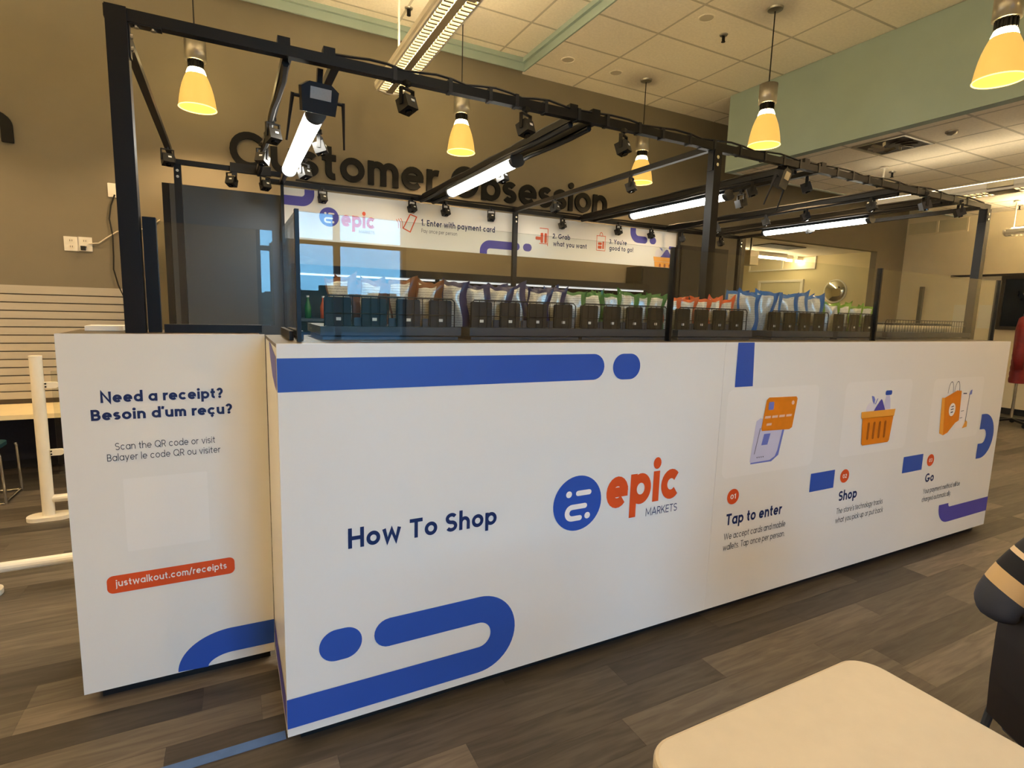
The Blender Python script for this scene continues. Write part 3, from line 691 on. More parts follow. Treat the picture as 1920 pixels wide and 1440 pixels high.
for x, y1 in ((-.47, YQ), (.13, YQ), (.33, YH), (1.61, YH), (1.735, YH), (2.67, YH), (3.53, YH), (3.74, YH), (4.83, YH), (5.50, YH), (5.72, YH), (6.155, YH)):
    rail('cross_rail', (x, YG+.021, ZT), (x, y1-.02, ZT), .036)
for x, s in ((-.437, 1), (2.645, -1), (2.705, 1), (6.12, -1)):
    part('corner_bracket', M().box(min(x, x+s*.11), max(x, x+s*.11), YG-.02, YG+.02, ZT-.028, ZT-.0225).box(min(x, x+s*.006), max(x, x+s*.006), YG-.02, YG+.02, ZT-.15, ZT-.0225), 'black_metal', gt)
def bolt(x, y, z, d): part('bolt', M().cyl((x, y, z), (x+d[0]*.008, y+d[1]*.008, z+d[2]*.008), .011, 10), 'bolt', gt)
for x in (-.41, -.355): bolt(x, YG-.005, ZT-.0285, (0,0,-1))
for z in (ZT-.07, ZT-.115):
    bolt(-.43, YG-.005, z, (1,0,0)); bolt(2.664, YG-.03, z, (0,-1,0)); bolt(6.14, YG-.034, z, (0,-1,0)); bolt(-.445, YQ-.025, z, (0,-1,0)); bolt(2.69, YH-.02, z, (0,-1,0)); bolt(6.185, YH-.025, z, (0,-1,0))
for i in range(26):
    x = .62+i*.205+random.uniform(-.05, .05)
    part('cable_tie', M().box(x-.009, x+.009, YG-.024, YG+.024, ZT-.026, ZT+.036), 'black_plastic', gt)
for x in (.115, .30, 1.58, 1.73, 3.55, 3.74): part('clamp', M().box(x-.025, x+.025, YG-.02, YG+.03, ZT+.022, ZT+.052), 'black_metal', gt)
rs = random.Random(3)
for (xa, xb) in ((.32, 1.58), (1.6, 3.5), (3.6, 6.1)):
    n = 16; part('cable', M().tube([(xa+(xb-xa)*i/n, YG-.012+.008*math.sin(i*1.7), ZT+.029+.012*abs(math.sin(i*math.pi/4))) for i in range(n+1)], .006, 6), 'cable_black', gt)
for x, y1 in ((.13, YQ), (1.61, YH), (1.735, YH), (3.53, YH), (4.83, YH), (5.5, YH)):
    n = 12; part('cable', M().tube([(x-.004+.008*math.sin(i*1.3), YG+.05+(y1-YG-.1)*i/n, ZT-.026-.006*rs.random()) for i in range(n+1)], .016, 6), 'cable_black', gt); part('cable', M().tube([(x+.014+.006*math.sin(i*2.1), YG+.05+(y1-YG-.1)*i/n, ZT+.028+.008*rs.random()) for i in range(n+1)], .011, 6), 'cable_black', gt)
n = 30; part('cable', M().tube([(.45+5.6*i/n, YH-.012, ZT+.030+.008*rs.random()) for i in range(n+1)], .010, 6), 'cable_black', gt)

# tube lights slung under the cross rails
for k, (x, y0, y1) in enumerate(((.315, 1.28, 2.66), (1.63, 1.49, 2.66), (3.605, 1.46, 2.64), (5.59, 1.45, 2.63))):
    t = thing('tube_light', 'bright white tube light slung under the gantry, %s from the left' % words[k], 'light', (x, (y0+y1)/2, 2.66), 'gantry tube lights')
    part('housing', M().prism([(-.055,2.632),(.055,2.632),(.04,2.672),(-.04,2.672)], lambda a, b, d: (x+a, d, b), y0-.03, y1+.02), 'charcoal', t)
    part('diffuser', M().prism(arc(0, 2.628, .046, .04, 180, 360, 10), lambda a, b, d: (x+a, d, b), y0, y1), 'tube_white', t, label='glowing white diffuser')
    part('end_cap', M().prism(arc(0, 2.63, .052, .047, 180, 360, 10), lambda a, b, d: (x+a, d, b), y0-.045, y0-.001), 'charcoal', t)
    part('end_cap', M().prism(arc(0, 2.63, .052, .047, 180, 360, 10), lambda a, b, d: (x+a, d, b), y1+.001, y1+.03), 'charcoal', t)

# small cube cameras on brackets
cp = thing('camera', 'x', 'camera', (0,0,0))
bd = part('camera_body', M().obox((0,0,-.08), Vector((1,0,0)), Vector((0,.94,-.34)), Vector((0,.34,.94)), .037, .037, .034), 'black_plastic', cp)
part('sticker', M().obox((.008,-.0355,-.061), Vector((1,0,0)), Vector((0,.94,-.34)), Vector((0,.34,.94)), .011, .0015, .006), 'tag_white', bd)
part('lens', M().cyl((0,-.012,-.112), (0,-.016,-.124), .018, 14), 'lens', bd)
part('bracket', M().box(-.044, -.038, -.01, .012, -.085, -.008).box(.038, .044, -.01, .012, -.085, -.008).box(-.044, .044, -.01, .012, -.008, -.002), 'black_metal', cp)
part('arm', M().cyl((0,0,-.002), (0,.0,.02), .009, 8).box(-.018, .018, -.014, .014, .012, .034), 'black_metal', cp)
cams = []
def cam_at(u, v, axis, val, ang, where):
    p = onY(u, v, val) if axis == 'y' else onX(u, v, val); cams.append((p, ang, where))
for u, v, a in ((763,207,.5), (985,252,.4), (1168,282,.5), (1735,382,.9), (1800,392,.8)): cam_at(u, v, 'y', YG-.02, a, 'front rail')
for u, v, a in ((605,362,.2), (773,381,.3), (836,380,.4), (921,400,-.2), (1055,413,.5), (1160,427,.2), (1221,440,.4), (1280,434,.8), (1352,448,.3)): cam_at(u, v, 'y', YH-.02, a, 'rear rail')
for u, v, a in ((434,332,-.5), (497,334,.4)): cam_at(u, v, 'y', YQ, a, 'short rear rail of the entry bay')
for u, v, x, a, w_ in ((314,291,-.47,.3,'far left rail'), (512,258,.13,.4,'rail left of the first tube light'), (492,292,.11,-.6,'rail left of the first tube light'), (601,303,.40,1.2,'rail beside the first tube light'), (572,345,.40,.6,'rail beside the first tube light'),
    (942,322,1.70,.5,'rail over the second tube light'), (1041,384,2.67,.4,'rail in the middle post bay'), (1184,338,2.67,.6,'rail in the middle post bay'),
    (1412,334,3.53,.7,'rail over the third tube light'), (1512,352,3.74,.6,'rail over the third tube light'), (1388,396,3.74,1.4,'rail over the third tube light'),
    (1437,408,4.83,.5,'rail between third and fourth tube lights'), (1512,386,4.83,.9,'rail between third and fourth tube lights'), (1636,378,4.83,.2,'rail between third and fourth tube lights'), (1345,430,4.83,.7,'rail between third and fourth tube lights'),
    (1518,432,5.60,1.0,'rail over the fourth tube light')): cam_at(u, v, 'x', x, a, w_)
cnt = {}
for i, (p, a, w_) in enumerate(cams):
    c = cp if i == 0 else copy_tree(cp)
    c.location = (p.x, p.y, max(2.648, min(p.z+.08, 2.67))); c.rotation_euler = (0, 0, a); c.scale = (.92, .92, .92)
    cnt[w_] = cnt.get(w_, 0)+1
    tag(c, 'cube camera under the %s, %s from left' % (w_, words[cnt[w_]-1]), 'camera', 'cube cameras on the gantry')
tot = cnt

# routers with twin aerials, and a power box
def router(loc, ang, label):
    t = thing('wireless_router', label, 'router', (0,0,0))
    part('case', M().prism([(-.075,-.06),(.075,-.06),(.085,.045),(.05,.07),(-.05,.07),(-.085,.045)], lambda a, b, d: (a, d, b), -.03, .03), 'black_plastic', t)
    part('face_plate', M().box(-.045, .05, -.033, -.03, .0, .05), 'nickel', t)
    for s in (-1, 1): part('aerial', M().cyl((s*.085,0,.0), (s*.115,0,.0), .008, 8).cyl((s*.115,0,.008), (s*.135,0,-.20), .009, 8, r1=.005), 'black_plastic', t)
    part('hanger', M().box(-.012, .012, -.012, .012, .06, .13), 'black_metal', t)
    t.location = loc; t.rotation_euler = (.3, 0, ang)
p = onZ(597, 187, 2.585); router((p.x, p.y, p.z), .1, 'black wireless router with two drooping aerials above the first tube light')
p = onZ(1465, 335, 2.60); router((p.x, p.y, p.z), .35, 'black wireless router with two aerials above the third tube light')
p = onY(470, 318, YQ-.04)
solo('power_box', M().box(p.x-.15, p.x+.15, YQ-.055, YQ-.022, p.z-.035, p.z+.035).box(p.x-.14, p.x-.10, YQ-.05, YQ-.03, p.z-.06, p.z-.035), 'black_plastic', 'long black power box fixed to the short rear rail', 'power box', loc=(p.x, YQ, p.z))

# ------------------------------------------------------------------ banner hung at the back of the shop
YBN = 3.565
bn = thing('banner', 'long white banner with three shopping steps hung under the rear rail', 'banner', (2.7, YBN, 2.22))
b1 = part('banner_panel', M().box(.335, 2.688, YBN, YBN+.006, 2.222, 2.672), 'laminate', bn)
b2 = part('banner_panel', M().box(2.692, 5.072, YBN, YBN+.006, 2.222, 2.672), 'laminate', bn)
YT = YBN-.0012
def pb(u, v): q = onY(u, v, YBN); return (q.x, q.z)
def bline(text, u0, u1, v, cap, w, matn, par):
    a = pb(u0, v); lettering('lettering_line', text, a[0], pb(u1, v)[0], a[1], cap, w, matn, par, YT, gap=.1)
x, z = pb(617, 407); logo(x, z, .088, .088, b1, YT, 'violet_blue')
x, z = pb(640, 423); lettering('lettering_epic', 'epic', x, x+.32, z-.005, .15, .15, 'orange', b1, YT, gap=.06)
lettering('lettering_markets', 'MARKETS', x+.165, x+.315, z-.055, .028, .075, 'slate', b1, YT, gap=.1)
pr('violet_bar', 'violet_blue', strip([(.337, 2.562), (.50, 2.562)]+arc(.50, 2.634, .072, .072, 270, 360, 10)+[(.572, 2.671)], .085), b1, YT)
pr('phone_icon', 'orange', strip([pb(769,402), pb(781,407), pb(769,435), pb(756,428), pb(769,402)], .011)+[q for k in range(3) for q in strip([pb(743+4*k, 411-k), pb(747+4*k, 418), pb(747+4*k, 428)], .006)], b1, YT)
bline('1. Enter with payment card', 790, 928, 423, .060, .125, 'navy', b1)
bline('Pay once per person', 790, 857, 436, .038, .075, 'slate', b1)
a_ = pb(903, 473)[0]
pr('violet_hook', 'violet_blue', strip([(a_+.02, 2.2225), (a_+.02, 2.25)]+arc(a_+.10, 2.25, .08, .075, 180, 90, 10)+[(2.687, 2.325)], .085), b1, YT)
pr('violet_hook', 'violet_blue', strip([(2.693, 2.325), (2.735, 2.325)], .085)+[disc(2.735, 2.325, .0425, n=18)], b2, YT)
pr('violet_dot', 'violet_blue', [rrect(2.82, 2.93, 2.283, 2.367, .042, 8)], b2, YT)
x, z = pb(1008, 458)
pr('shelf_icon', 'orange', strip([(x+.02, z+.18), (x+.13, z+.18), (x+.13, z-.01)], .008)+[rrect(x+.035, x+.07, z+.02, z+.13, .012, 3), rrect(x+.085, x+.118, z+.02, z+.13, .012, 3), rrect(x-.03, x+.04, z+.05, z+.085, .01, 3)]+strip([(x+.02, z+.012), (x+.13, z+.012)], .008), b2, YT)
bline('2. Grab', 1036, 1069, 447, .056, .13, 'navy', b2); bline('what you want', 1037, 1100, 461, .056, .13, 'navy', b2)
x, z = pb(1118, 469)
pr('bag_icon', 'orange', strip([(x, z), (x+.125, z), (x+.125, z+.17), (x, z+.17), (x, z)], .007)+strip(arc(x+.062, z+.17, .022, .04, 0, 180, 8), .007)+[rrect(x+.02, x+.075, z+.02, z+.055, .006, 2), rrect(x+.02, x+.075, z+.065, z+.095, .006, 2), rrect(x+.085, x+.108, z+.02, z+.11, .006, 2)], b2, YT)
bline('3. You’re', 1142, 1175, 457, .056, .13, 'navy', b2); bline('good to go!', 1142, 1187, 469, .056, .13, 'navy', b2)
xa = pb(1187, 435)[0]
pr('violet_hook', 'violet_blue', strip([(xa, 2.672), (xa, 2.63)]+arc(xa+.09, 2.63, .09, .09, 180, 270, 10)+[(xa+.19, 2.54)], .085)+[disc(xa+.19, 2.54, .0425, n=18), rrect(xa+.27, xa+.375, 2.50, 2.585, .042, 8)], b2, YT)
x0, z0 = 4.70, 2.224
pr('produce', 'lilac_pale', [disc(x0+.10, 2.38, .075)], b2, YT)
pr('produce_leaf', 'lilac_blue', [[(x0+.09,2.47),(x0+.12,2.44),(x0+.15,2.42),(x0+.14,2.46)]], b2, YT-.0008)
pr('bottle_cap', 'violet_blue', [rrect(x0+.25, x0+.345, 2.455, 2.495, .012, 3)], b2, YT-.0008)
pr('bottle', 'lilac', [[(x0+.265,2.36),(x0+.34,2.36),(x0+.33,2.455),(x0+.275,2.455)]], b2, YT)
pr('produce_cone', 'violet_blue', [[(x0+.12,2.35),(x0+.31,2.35),(x0+.235,2.45),(x0+.205,2.45)]], b2, YT-.0016)
pr('basket_rim', 'amber_light', [[(x0+.015,2.295),(x0,2.35),(x0+.37,2.35),(x0+.37,2.295)]], b2, YT-.0024)
pr('basket_body', 'amber_light', [[(x0+.03,z0),(x0+.37,z0),(x0+.37,2.292),(x0+.02,2.292)]], b2, YT-.0024)
pr('basket_slots', 'amber_dark', [[(x0+.10+.08*i,z0),(x0+.13+.08*i,z0)]+arc(x0+.115+.08*i, 2.255, .015, .015, 0, 180, 6) for i in range(3)], b2, YT-.0032)

# ------------------------------------------------------------------ lettering on the back wall
def wall_word(t, text, x0, x1, zb, cap, w, gap=.085):
    gl_, W_ = word(text, w, gap); sx = (x1-x0)/W_; sy = cap/.7
    for ch, qs in gl_:
        if ch == ' ': continue
        m = M()
        for i, q in enumerate([(i, q) for i, st_ in enumerate(qs) for q in st_]): i, q = q; m.prism([(x0+a*sx, zb+b*sy) for a, b in q], lambda a, b, d: (a, d, b), YB-.032-.0004*i, YB-.002)
        part('letter', m, 'black_letter', t)
ws = thing('wall_sign', 'large black raised letters reading Customer Obsession on the back wall', 'wall sign', (2.3, YB, 3.02))
wall_word(ws, 'Customer', -.06, 2.207, 3.02, .372, .125, .075); wall_word(ws, 'Obsession', 2.382, 4.757, 3.01, .372, .125, .075)
w2 = thing('wall_sign', 'end of a raised black word, letter n at the left edge', 'wall sign', (-1.9, YB, 2.99))
wall_word(w2, 'n', -2.06, -1.787, 2.985, .372, .135)

# ------------------------------------------------------------------ pendant lamps
def pendant(x, y, zc, label):
    z = lambda q: q
    t = thing('pendant_lamp', label, 'pendant lamp', (x, y, zc), 'warm pendant lamps')
    zb = 3.345; c = (x, y, 0)
    part('canopy', M().lathe([(0, zc), (.075, zc), (.07, zc-.018), (.02, zc-.03), (0, zc-.03)], c, 20), 'nickel', t)
    part('cord', M().cyl((x, y, zc-.03), (x, y, zb+.60), .006, 8), 'cable_black', t)
    part('cap', M().lathe([(0, zb+.61), (.022, zb+.60), (.022, zb+.585), (.086, zb+.58), (.086, zb+.40), (.06, zb+.40)], c, 24), 'nickel', t, True)
    f = M().lathe([(.055, zb+.40), (.055, zb+.33)], c, 20)
    for k in range(16):
        a = 2*math.pi*k/16; f.bar((x+.062*math.cos(a), y+.062*math.sin(a), zb+.335), (x+.062*math.cos(a), y+.062*math.sin(a), zb+.40), .006, .012)
    part('heat_sink', f, 'black_metal', t)
    part('shade_collar', M().lathe([(.06, zb+.335), (.068, zb+.325), (.082, zb+.285)], c, 28), 'shade_neck', t, True)
    part('shade', M().lathe([(.082, zb+.285), (.100, zb+.245), (.118, zb+.195), (.132, zb+.14), (.142, zb+.085), (.149, zb+.035), (.152, zb+.006)], c, 32), 'shade_glow', t, True)
    part('shade_rim', M().lathe([(.152, zb+.006), (.156, zb), (.150, zb-.003), (.146, zb+.004)], c, 32), 'shade_rim', t)
    ld = bpy.data.lights.new('lamp_bulb', 'SPOT'); ld.energy = 36; ld.color = (1.0, .67, .34); ld.shadow_soft_size = .07; ld.spot_size = math.radians(150); ld.spot_blend = .5
    lo = bpy.data.objects.new('lamp_bulb', ld); lo.location = (0, 0, zb+.012-zc); link(lo, t)
pendant(-.31, 4.0, ZK, 'glowing amber pendant lamp near the tall left post')
pendant(2.235, 4.0, ZK, 'glowing amber pendant lamp above the word Obsession')
pendant(4.80, 4.02, ZC, 'glowing amber pendant lamp half hidden by a gantry cross rail')
pendant(4.745, 2.07, ZC, 'glowing amber pendant lamp in front of the mint bulkhead')
pendant(4.80, .17, ZC, 'large glowing amber pendant lamp cut by the top right edge')
pendant(4.80, -1.75, ZC, 'added amber pendant lamp behind the camera beside the bulkhead')  # this and the next extend the row out of view, added for ambience
pendant(4.80, -3.60, ZC, 'added amber pendant lamp nearest the window wall')

for x_, y_, l_ in ((-2.86, 4.0, 'added amber pendant lamp left of the picture by the back wall'), (-2.86, 2.07, 'added amber pendant lamp left of the picture, second from the back wall'), (-2.86, .15, 'added amber pendant lamp left of the picture, third from the back wall'), (-2.86, -1.75, 'added amber pendant lamp left of the picture, fourth from the back wall'),  # unseen pendants, added to brighten the left panel and walls
    (-.31, -3.0, 'added amber pendant lamp behind the camera near the left'), (2.235, -3.0, 'added amber pendant lamp behind the camera over the window')): pendant(x_, y_, ZK if x_ > -2 or y_ > -9 else ZC, l_)

# ------------------------------------------------------------------ suspended linear fixtures
def linear(x, z, y0, y1, ztop, rods, joints, label, wd=.145, body='white_paint', lamp='tube_dim'):
    t = thing('linear_light', label, 'light', (x, (y0+y1)/2, z))
    prof = [(-wd, z+.035), (-wd*.86, z+.012), (-wd*.62, z+.0)]
    part('body', M().prism([(-wd, z+.085), (-wd, z+.04), (-wd*.9, z+.022), (wd*.9, z+.022), (wd, z+.04), (wd, z+.085), (wd*.7, z+.10), (-wd*.7, z+.10)], lambda a, b, d: (x+a, d, b), y0, y1), body, t)
    part('spine', M().box(x-wd*.22, x+wd*.22, y0, y1, z-.006, z+.0215), 'nickel', t)
    for s in (-1, 1):
        a, b = sorted((x+s*wd*.27, x+s*wd*.78))
        part('reflector', M().box(a, b, y0+.05, y1-.05, z+.014, z+.0215), 'louver_glow', t)
        lv = M(); n = int((y1-y0)/.058)
        for i in range(n): yy = y0+.06+(y1-y0-.12)*i/(n-1); lv.box(a, b, yy-.010, yy+.010, z-.008, z+.0135)
        part('louver_blades', lv, 'blade_beige', t)['kind'] = 'stuff'
        e0, e1 = sorted((x+s*wd*.80, x+s*wd*.92)); part('side_lip', M().box(e0, e1, y0, y1, z-.004, z+.0215), body, t)
    for yj in joints: part('joint_cover', M().prism([(-wd*1.04, z+.09), (-wd*1.04, z+.03), (-wd*.6, z-.012), (wd*.6, z-.012), (wd*1.04, z+.03), (wd*1.04, z+.09)], lambda a, b, d: (x+a, d, b), yj-.12, yj+.12), 'nickel', t)
    part('end_cap', M().prism(arc(0, z+.055, wd, .066, 180, 360, 14)+[(wd, z+.085), (-wd, z+.085)], lambda a, b, d: (x+a, d, b), y1, y1+.04), body, t, True)
    part('lamp_tubes', M().box(x-.06, x-.02, y0+.05, y1-.05, z+.101, z+.115).box(x+.02, x+.06, y0+.05, y1-.05, z+.101, z+.115), lamp, t)
    for yr in rods: part('rod', M().cyl((x-.05, yr, z+.10), (x-.05, yr, ztop), .011, 8).cyl((x-.05, yr, ztop-.015), (x-.05, yr, ztop), .05, 14), 'white_paint', t)
linear(1.42, 3.80, -2.6, 3.95, ZK, (3.42, 1.0, -1.5), (1.83, -.4), 'long white louvred light hung over the shop on a white rod', lamp='tube_up')
linear(-2.2, 3.80, -2.6, 3.70, ZK, (3.42, 1.0, -1.5), (1.83, -.4), 'added long white louvred light left of the shop, out past the n', lamp='tube_up')  # unseen fixture, added as room light for the receipt counter side
linear(7.66, 3.10, -3.6, 2.60, ZL-.0125, (2.52, .4, -2.0), (1.2,), 'long white louvred light under the low ceiling beside the gantry end', body='white_paint')
linear(11.46, 3.08, -3.6, 2.62, ZL-.0125, (2.55, .4, -2.0), (.6,), 'long white louvred light under the low ceiling near the far right wall', wd=.12, lamp='tube_far')

# ------------------------------------------------------------------ ceiling fittings
def sprinkler(x, y, z, label):
    t = thing('sprinkler', label, 'sprinkler', (x, y, z))
    part('rose', M().lathe([(0, z), (.045, z), (.038, z-.012), (0, z-.014)], (x, y, 0), 16), 'nickel', t)
    part('head', M().cyl((x, y, z-.012), (x, y, z-.07), .012, 8).box(x-.02, x+.02, y-.003, y+.003, z-.065, z-.012), 'black_metal', t)
    part('deflector', M().cyl((x, y, z-.07), (x, y, z-.075), .022, 12), 'black_metal', t)
sprinkler(1.69, 4.18, ZK, 'dark sprinkler head in the raised ceiling beside the white rod')
sprinkler(4.726, 2.69, ZC, 'dark sprinkler head on the tan ceiling between two pendants')
sprinkler(7.96, 2.61, ZL, 'sprinkler head on the low ceiling beside the fixture rod')
sprinkler(11.9, 2.7, ZL, 'sprinkler head on the low ceiling near the far right wall')
for k, (x, y) in enumerate(((4.306, 2.532), (4.33, 4.043), (3.618, 4.053))):
    t = thing('ceiling_speaker', 'flush round speaker in the tan ceiling, %s' % ('nearest the viewer', 'beside the hanging pendant canopy', 'nearest the mint step')[k], 'speaker', (x, y, ZC))
    part('ring', M().lathe([(.085, ZC-.001), (.085, ZC-.008), (.072, ZC-.009), (.07, ZC-.004)], (x, y, 0), 24), 'tile', t)
    part('grille', M().lathe([(.07, ZC-.004), (.03, ZC-.008), (0, ZC-.008)], (x, y, 0), 24), 'grid', t)
t = thing('smoke_detector', 'round smoke detector on the low ceiling right of the air diffuser', 'detector', (6.74, 1.364, ZL))
part('base', M().lathe([(0, ZL), (.06, ZL), (.058, ZL-.015)], (6.74, 1.364, 0), 20), 'nickel', t); part('dome', M().lathe([(.05, ZL-.015), (.04, ZL-.035), (0, ZL-.045)], (6.74, 1.364, 0), 20), 'nickel', t, True)
t = thing('air_diffuser', 'square metal air diffuser with swirl blades in the low ceiling', 'air vent', (6.735, 1.935, ZL))
x0, x1, y0, y1 = 6.44, 7.03, 1.66, 2.245
part('frame', M().box(x0, x1, y0, y0+.03, ZL-.012, ZL).box(x0, x1, y1-.03, y1, ZL-.012, ZL).box(x0, x0+.03, y0+.03, y1-.03, ZL-.012, ZL).box(x1-.03, x1, y0+.03, y1-.03, ZL-.012, ZL), 'nickel', t)
part('back_plate', M().box(x0+.03, x1-.03, y0+.03, y1-.03, ZL-.003, ZL), 'vent_dark', t)
for k in range(10):
    a = 2*math.pi*k/10; cx, cy = (x0+x1)/2+.16*math.cos(a), (y0+y1)/2+.16*math.sin(a); d = Vector((math.cos(a+.5), math.sin(a+.5), 0)); s_ = d.cross(Vector((0,0,1))); up = Vector((0,0,1))
    n_ = (up*.8+s_*.6).normalized(); part('blade', M().obox((cx, cy, ZL-.012), d, d.cross(n_), n_, .085, .018, .0015), 'chrome', t)

# ------------------------------------------------------------------ back-wall furniture inside the shop
t = thing('dark_cabinet', 'tall charcoal cabinet behind the left glass screen', 'cabinet', (-.13, 4.0, 0))
part('body', M().box(-.60, .40, 3.77, 4.42, .001, 2.63), 'charcoal', t)
part('door', M().box(-.545, .398, 3.75, 3.769, .05, 2.626), 'charcoal', t)
part('edge_strip', M().box(-.60, -.548, 3.752, 3.769, .05, 2.626), 'black_metal', t)
t = thing('dark_cabinet', 'black cooler end standing below the banner at its right', 'cabinet', (5.48, 4.5, 0))
part('body', M().box(5.16, 5.80, 4.32, 4.66, .001, 2.30), 'black_plastic', t); part('door', M().box(5.18, 5.78, 4.30, 4.319, .06, 2.27), 'black_plastic', t)
t = thing('dark_cabinet', 'tall dark brown cabinet right of the banner behind the middle post', 'cabinet', (6.36, 4.5, 0))
part('body', M().box(5.86, 6.87, 4.32, 4.66, .001, 2.65), 'chair_plastic', t); part('door', M().box(5.89, 6.36, 4.30, 4.319, .06, 2.62), 'chair_plastic', t); part('door', M().box(6.37, 6.84, 4.30, 4.319, .06, 2.62), 'chair_plastic', t)
t = thing('open_cooler', 'black open-front cooler with lit shelves along the back wall', 'cooler', (2.75, 4.35, 0))
part('back_panel', M().box(.45, 5.10, 4.62, 4.66, .001, 2.0), 'black_plastic', t)
part('canopy', M().box(.45, 5.10, 4.06, 4.62, 1.95, 2.03), 'black_metal', t)
part('base', M().box(.45, 5.10, 4.06, 4.62, .001, .25), 'black_plastic', t)
for x in (.45, 1.98, 3.53, 5.05): part('upright', M().box(x, x+.05, 4.08, 4.62, .25, 1.95), 'black_metal', t)
for z in (.65, 1.05, 1.45): part('shelf', M().box(.50, 5.05, 4.14, 4.62, z, z+.03), 'slate_shelf', t)
part('light_strip', M().box(.52, 5.03, 4.10, 4.13, 1.925, 1.945), 'cooler_glow', t)
bc = {}
for k, x in enumerate([.62+.155*i for i in range(28)]):
    c = ('bag_green', 'bag_orange', 'bag_white', 'bag_blue', 'amber', 'red_coat', 'bag_lime')[k % 7]
    if abs(x-2.0) < .06 or abs(x-3.55) < .06: continue
    b_ = M().lathe([(0, 1.481), (.032, 1.481), (.034, 1.60), (.014, 1.67), (.014, 1.70)], (x, 4.24, 0), 14)
    cn = dict(bag_green='green', bag_orange='orange', bag_white='pale', bag_blue='blue', amber='amber', red_coat='red', bag_lime='lime')[c]; bc[c] = bc.get(c, 0)+1
    t2 = thing('drink_bottle', '%s drink bottle on the top cooler shelf, %s from left of its colour' % (cn, words[bc[c]-1]), 'bottle', (x, 4.24, 1.481), 'drink bottles in the cooler')
    part('bottle', b_, c, t2, True); part('bottle_cap', M().cyl((x, 4.24, 1.70), (x, 4.24, 1.72), .015, 10), 'tag_white', t2)

# ------------------------------------------------------------------ left background: slatwall, desk, stool, barriers, sockets
sw = thing('slat_wall_panel', 'beige slatwall panel with dark grooves on the left of the back wall', 'slatwall', (-2.7, YB, .66))
part('backer', M().box(-4.45, -1.0, YB-.008, YB-.002, .60, 1.72), 'groove', sw)
for i in range(14):
    z = .668+i*.0757; part('slat', M().box(-4.45, -1.0, YB-.024, YB-.008, z, z+.0655 if i < 13 else 1.728), 'slat', sw)
dk = thing('desk', 'long cream topped desk against the slatwall', 'desk', (-2.7, 4.4, 0))
part('desk_top', M().box(-4.3, -.98, 4.02, 4.66, .585, .625), 'desk_top', dk)
part('modesty_panel', M().box(-4.3, -1.0, 4.60, 4.62, .10, .585), 'navy_cloth', dk)
for x in (-4.2, -2.75, -1.12): part('leg', M().cyl((x, 4.12, .001), (x, 4.12, .585), .025, 10), 'chrome', dk)
st = thing('stool', 'low stool with teal seat and chrome sled legs by the desk', 'stool', (-1.95, 3.72, 0))
part('seat', M().prism(rrect(-2.2, -1.80, 3.50, 3.92, .08, 6), lambda a, b, d: (a, b, d), .415, .445), 'teal_seat', st)
for y in (3.52, 3.90): part('leg', M().tube([(-1.76, y, .415), (-1.752, y, .39), (-1.742, y, .012), (-1.76, y+.0, .012), (-2.14, y, .012), (-2.16, y, .39), (-2.15, y, .415)], .011, 8), 'chrome', st)
part('stretcher', M().cyl((-1.75, 3.52, .012), (-1.75, 3.90, .012), .010, 8), 'chrome', st)
def barrier(x, y, xr, label, pane):
    t = thing('barrier_post', label, 'barrier', (x, y, 0))
    part('post', M().cyl((x, y, .03), (x, y, 1.205), .038, 32), 'white_paint', t, False)
    part('post_cap', M().cyl((x, y, 1.2055), (x, y, 1.212), .039, 20), 'white_paint', t)
    part('foot', M().prism(rrect(x-.13, x+.14, y-.075, y+.075, .07, 6), lambda a, b, d: (a, b, d), .001, .03), 'white_paint', t)
    part('low_rail', M().cyl((x+.03, y, .15), (xr, y, .15), .028, 14), 'white_paint', t)
    for z in (.50, .998):
        b_ = part('bracket', M().prism([(x+.036, z-.022), (x+.10, z-.022)]+arc(x+.10, z, .022, .022, -90, 90, 8)+[(x+.036, z+.022)], lambda a, b, d: (a, d, b), y-.018, y+.018), 'white_paint', t)
        for dz in (-.01, .012): part('screw', M().cyl((x+.048, y-.0185, z+dz), (x+.048, y-.021, z+dz), .006, 8), 'black_metal', b_)
    if pane: part('pane', M().box(x+.08, xr, y-.004, y+.004, .30, 1.10), 'glass', t)
    part('far_foot', M().prism(rrect(xr-.16, xr+.02, y-.06, y+.06, .05, 5), lambda a, b, d: (a, b, d), .001, .12), 'white_paint', t)
barrier(-1.372, 3.05, -.60, 'white round barrier post with clear panel behind the receipt counter', True)
barrier(-1.44, 1.83, -.78, 'white low barrier rail at the far left in front of the post', False)
for k, (u, v) in enumerate(((134, 457), (160, 458))):
    p = onY(u, v, YB); t = thing('wall_socket', ('plain white double wall socket', 'white wall socket plate with black plug and white cord')[k], 'socket', (p.x, YB, p.z))
    part('plate', M().box(p.x-.055, p.x+.055, YB-.010, YB-.001, p.z-.066, p.z+.066), 'white_plastic', t)
    for dz in (-.028, .028):
        part('outlet', M().prism(disc(p.x, p.z+dz, .024, .022, 16), lambda a, b, d: (a, d, b), YB-.013, YB-.0101), 'white_paint', t)
        part('slots', M().box(p.x-.010, p.x-.006, YB-.0138, YB-.0132, p.z+dz-.006, p.z+dz+.010).box(p.x+.006, p.x+.010, YB-.0138, YB-.0132, p.z+dz-.006, p.z+dz+.010), 'black_plastic', t)
    if k: part('plug', M().box(p.x-.03, p.x+.005, YB-.05, YB-.014, p.z-.06, p.z-.02), 'black_plastic', t)
p = onY(213, 357, YB); solo('switch_plate', M().prism(rrect(p.x-.045, p.x+.045, p.z-.065, p.z+.065, .006, 3), lambda a, b, d: (a, d, b), YB-.010, YB-.001), 'white_plastic', 'white blank plate on the wall beside the tall left post', 'plate', loc=(p.x, YB, p.z))
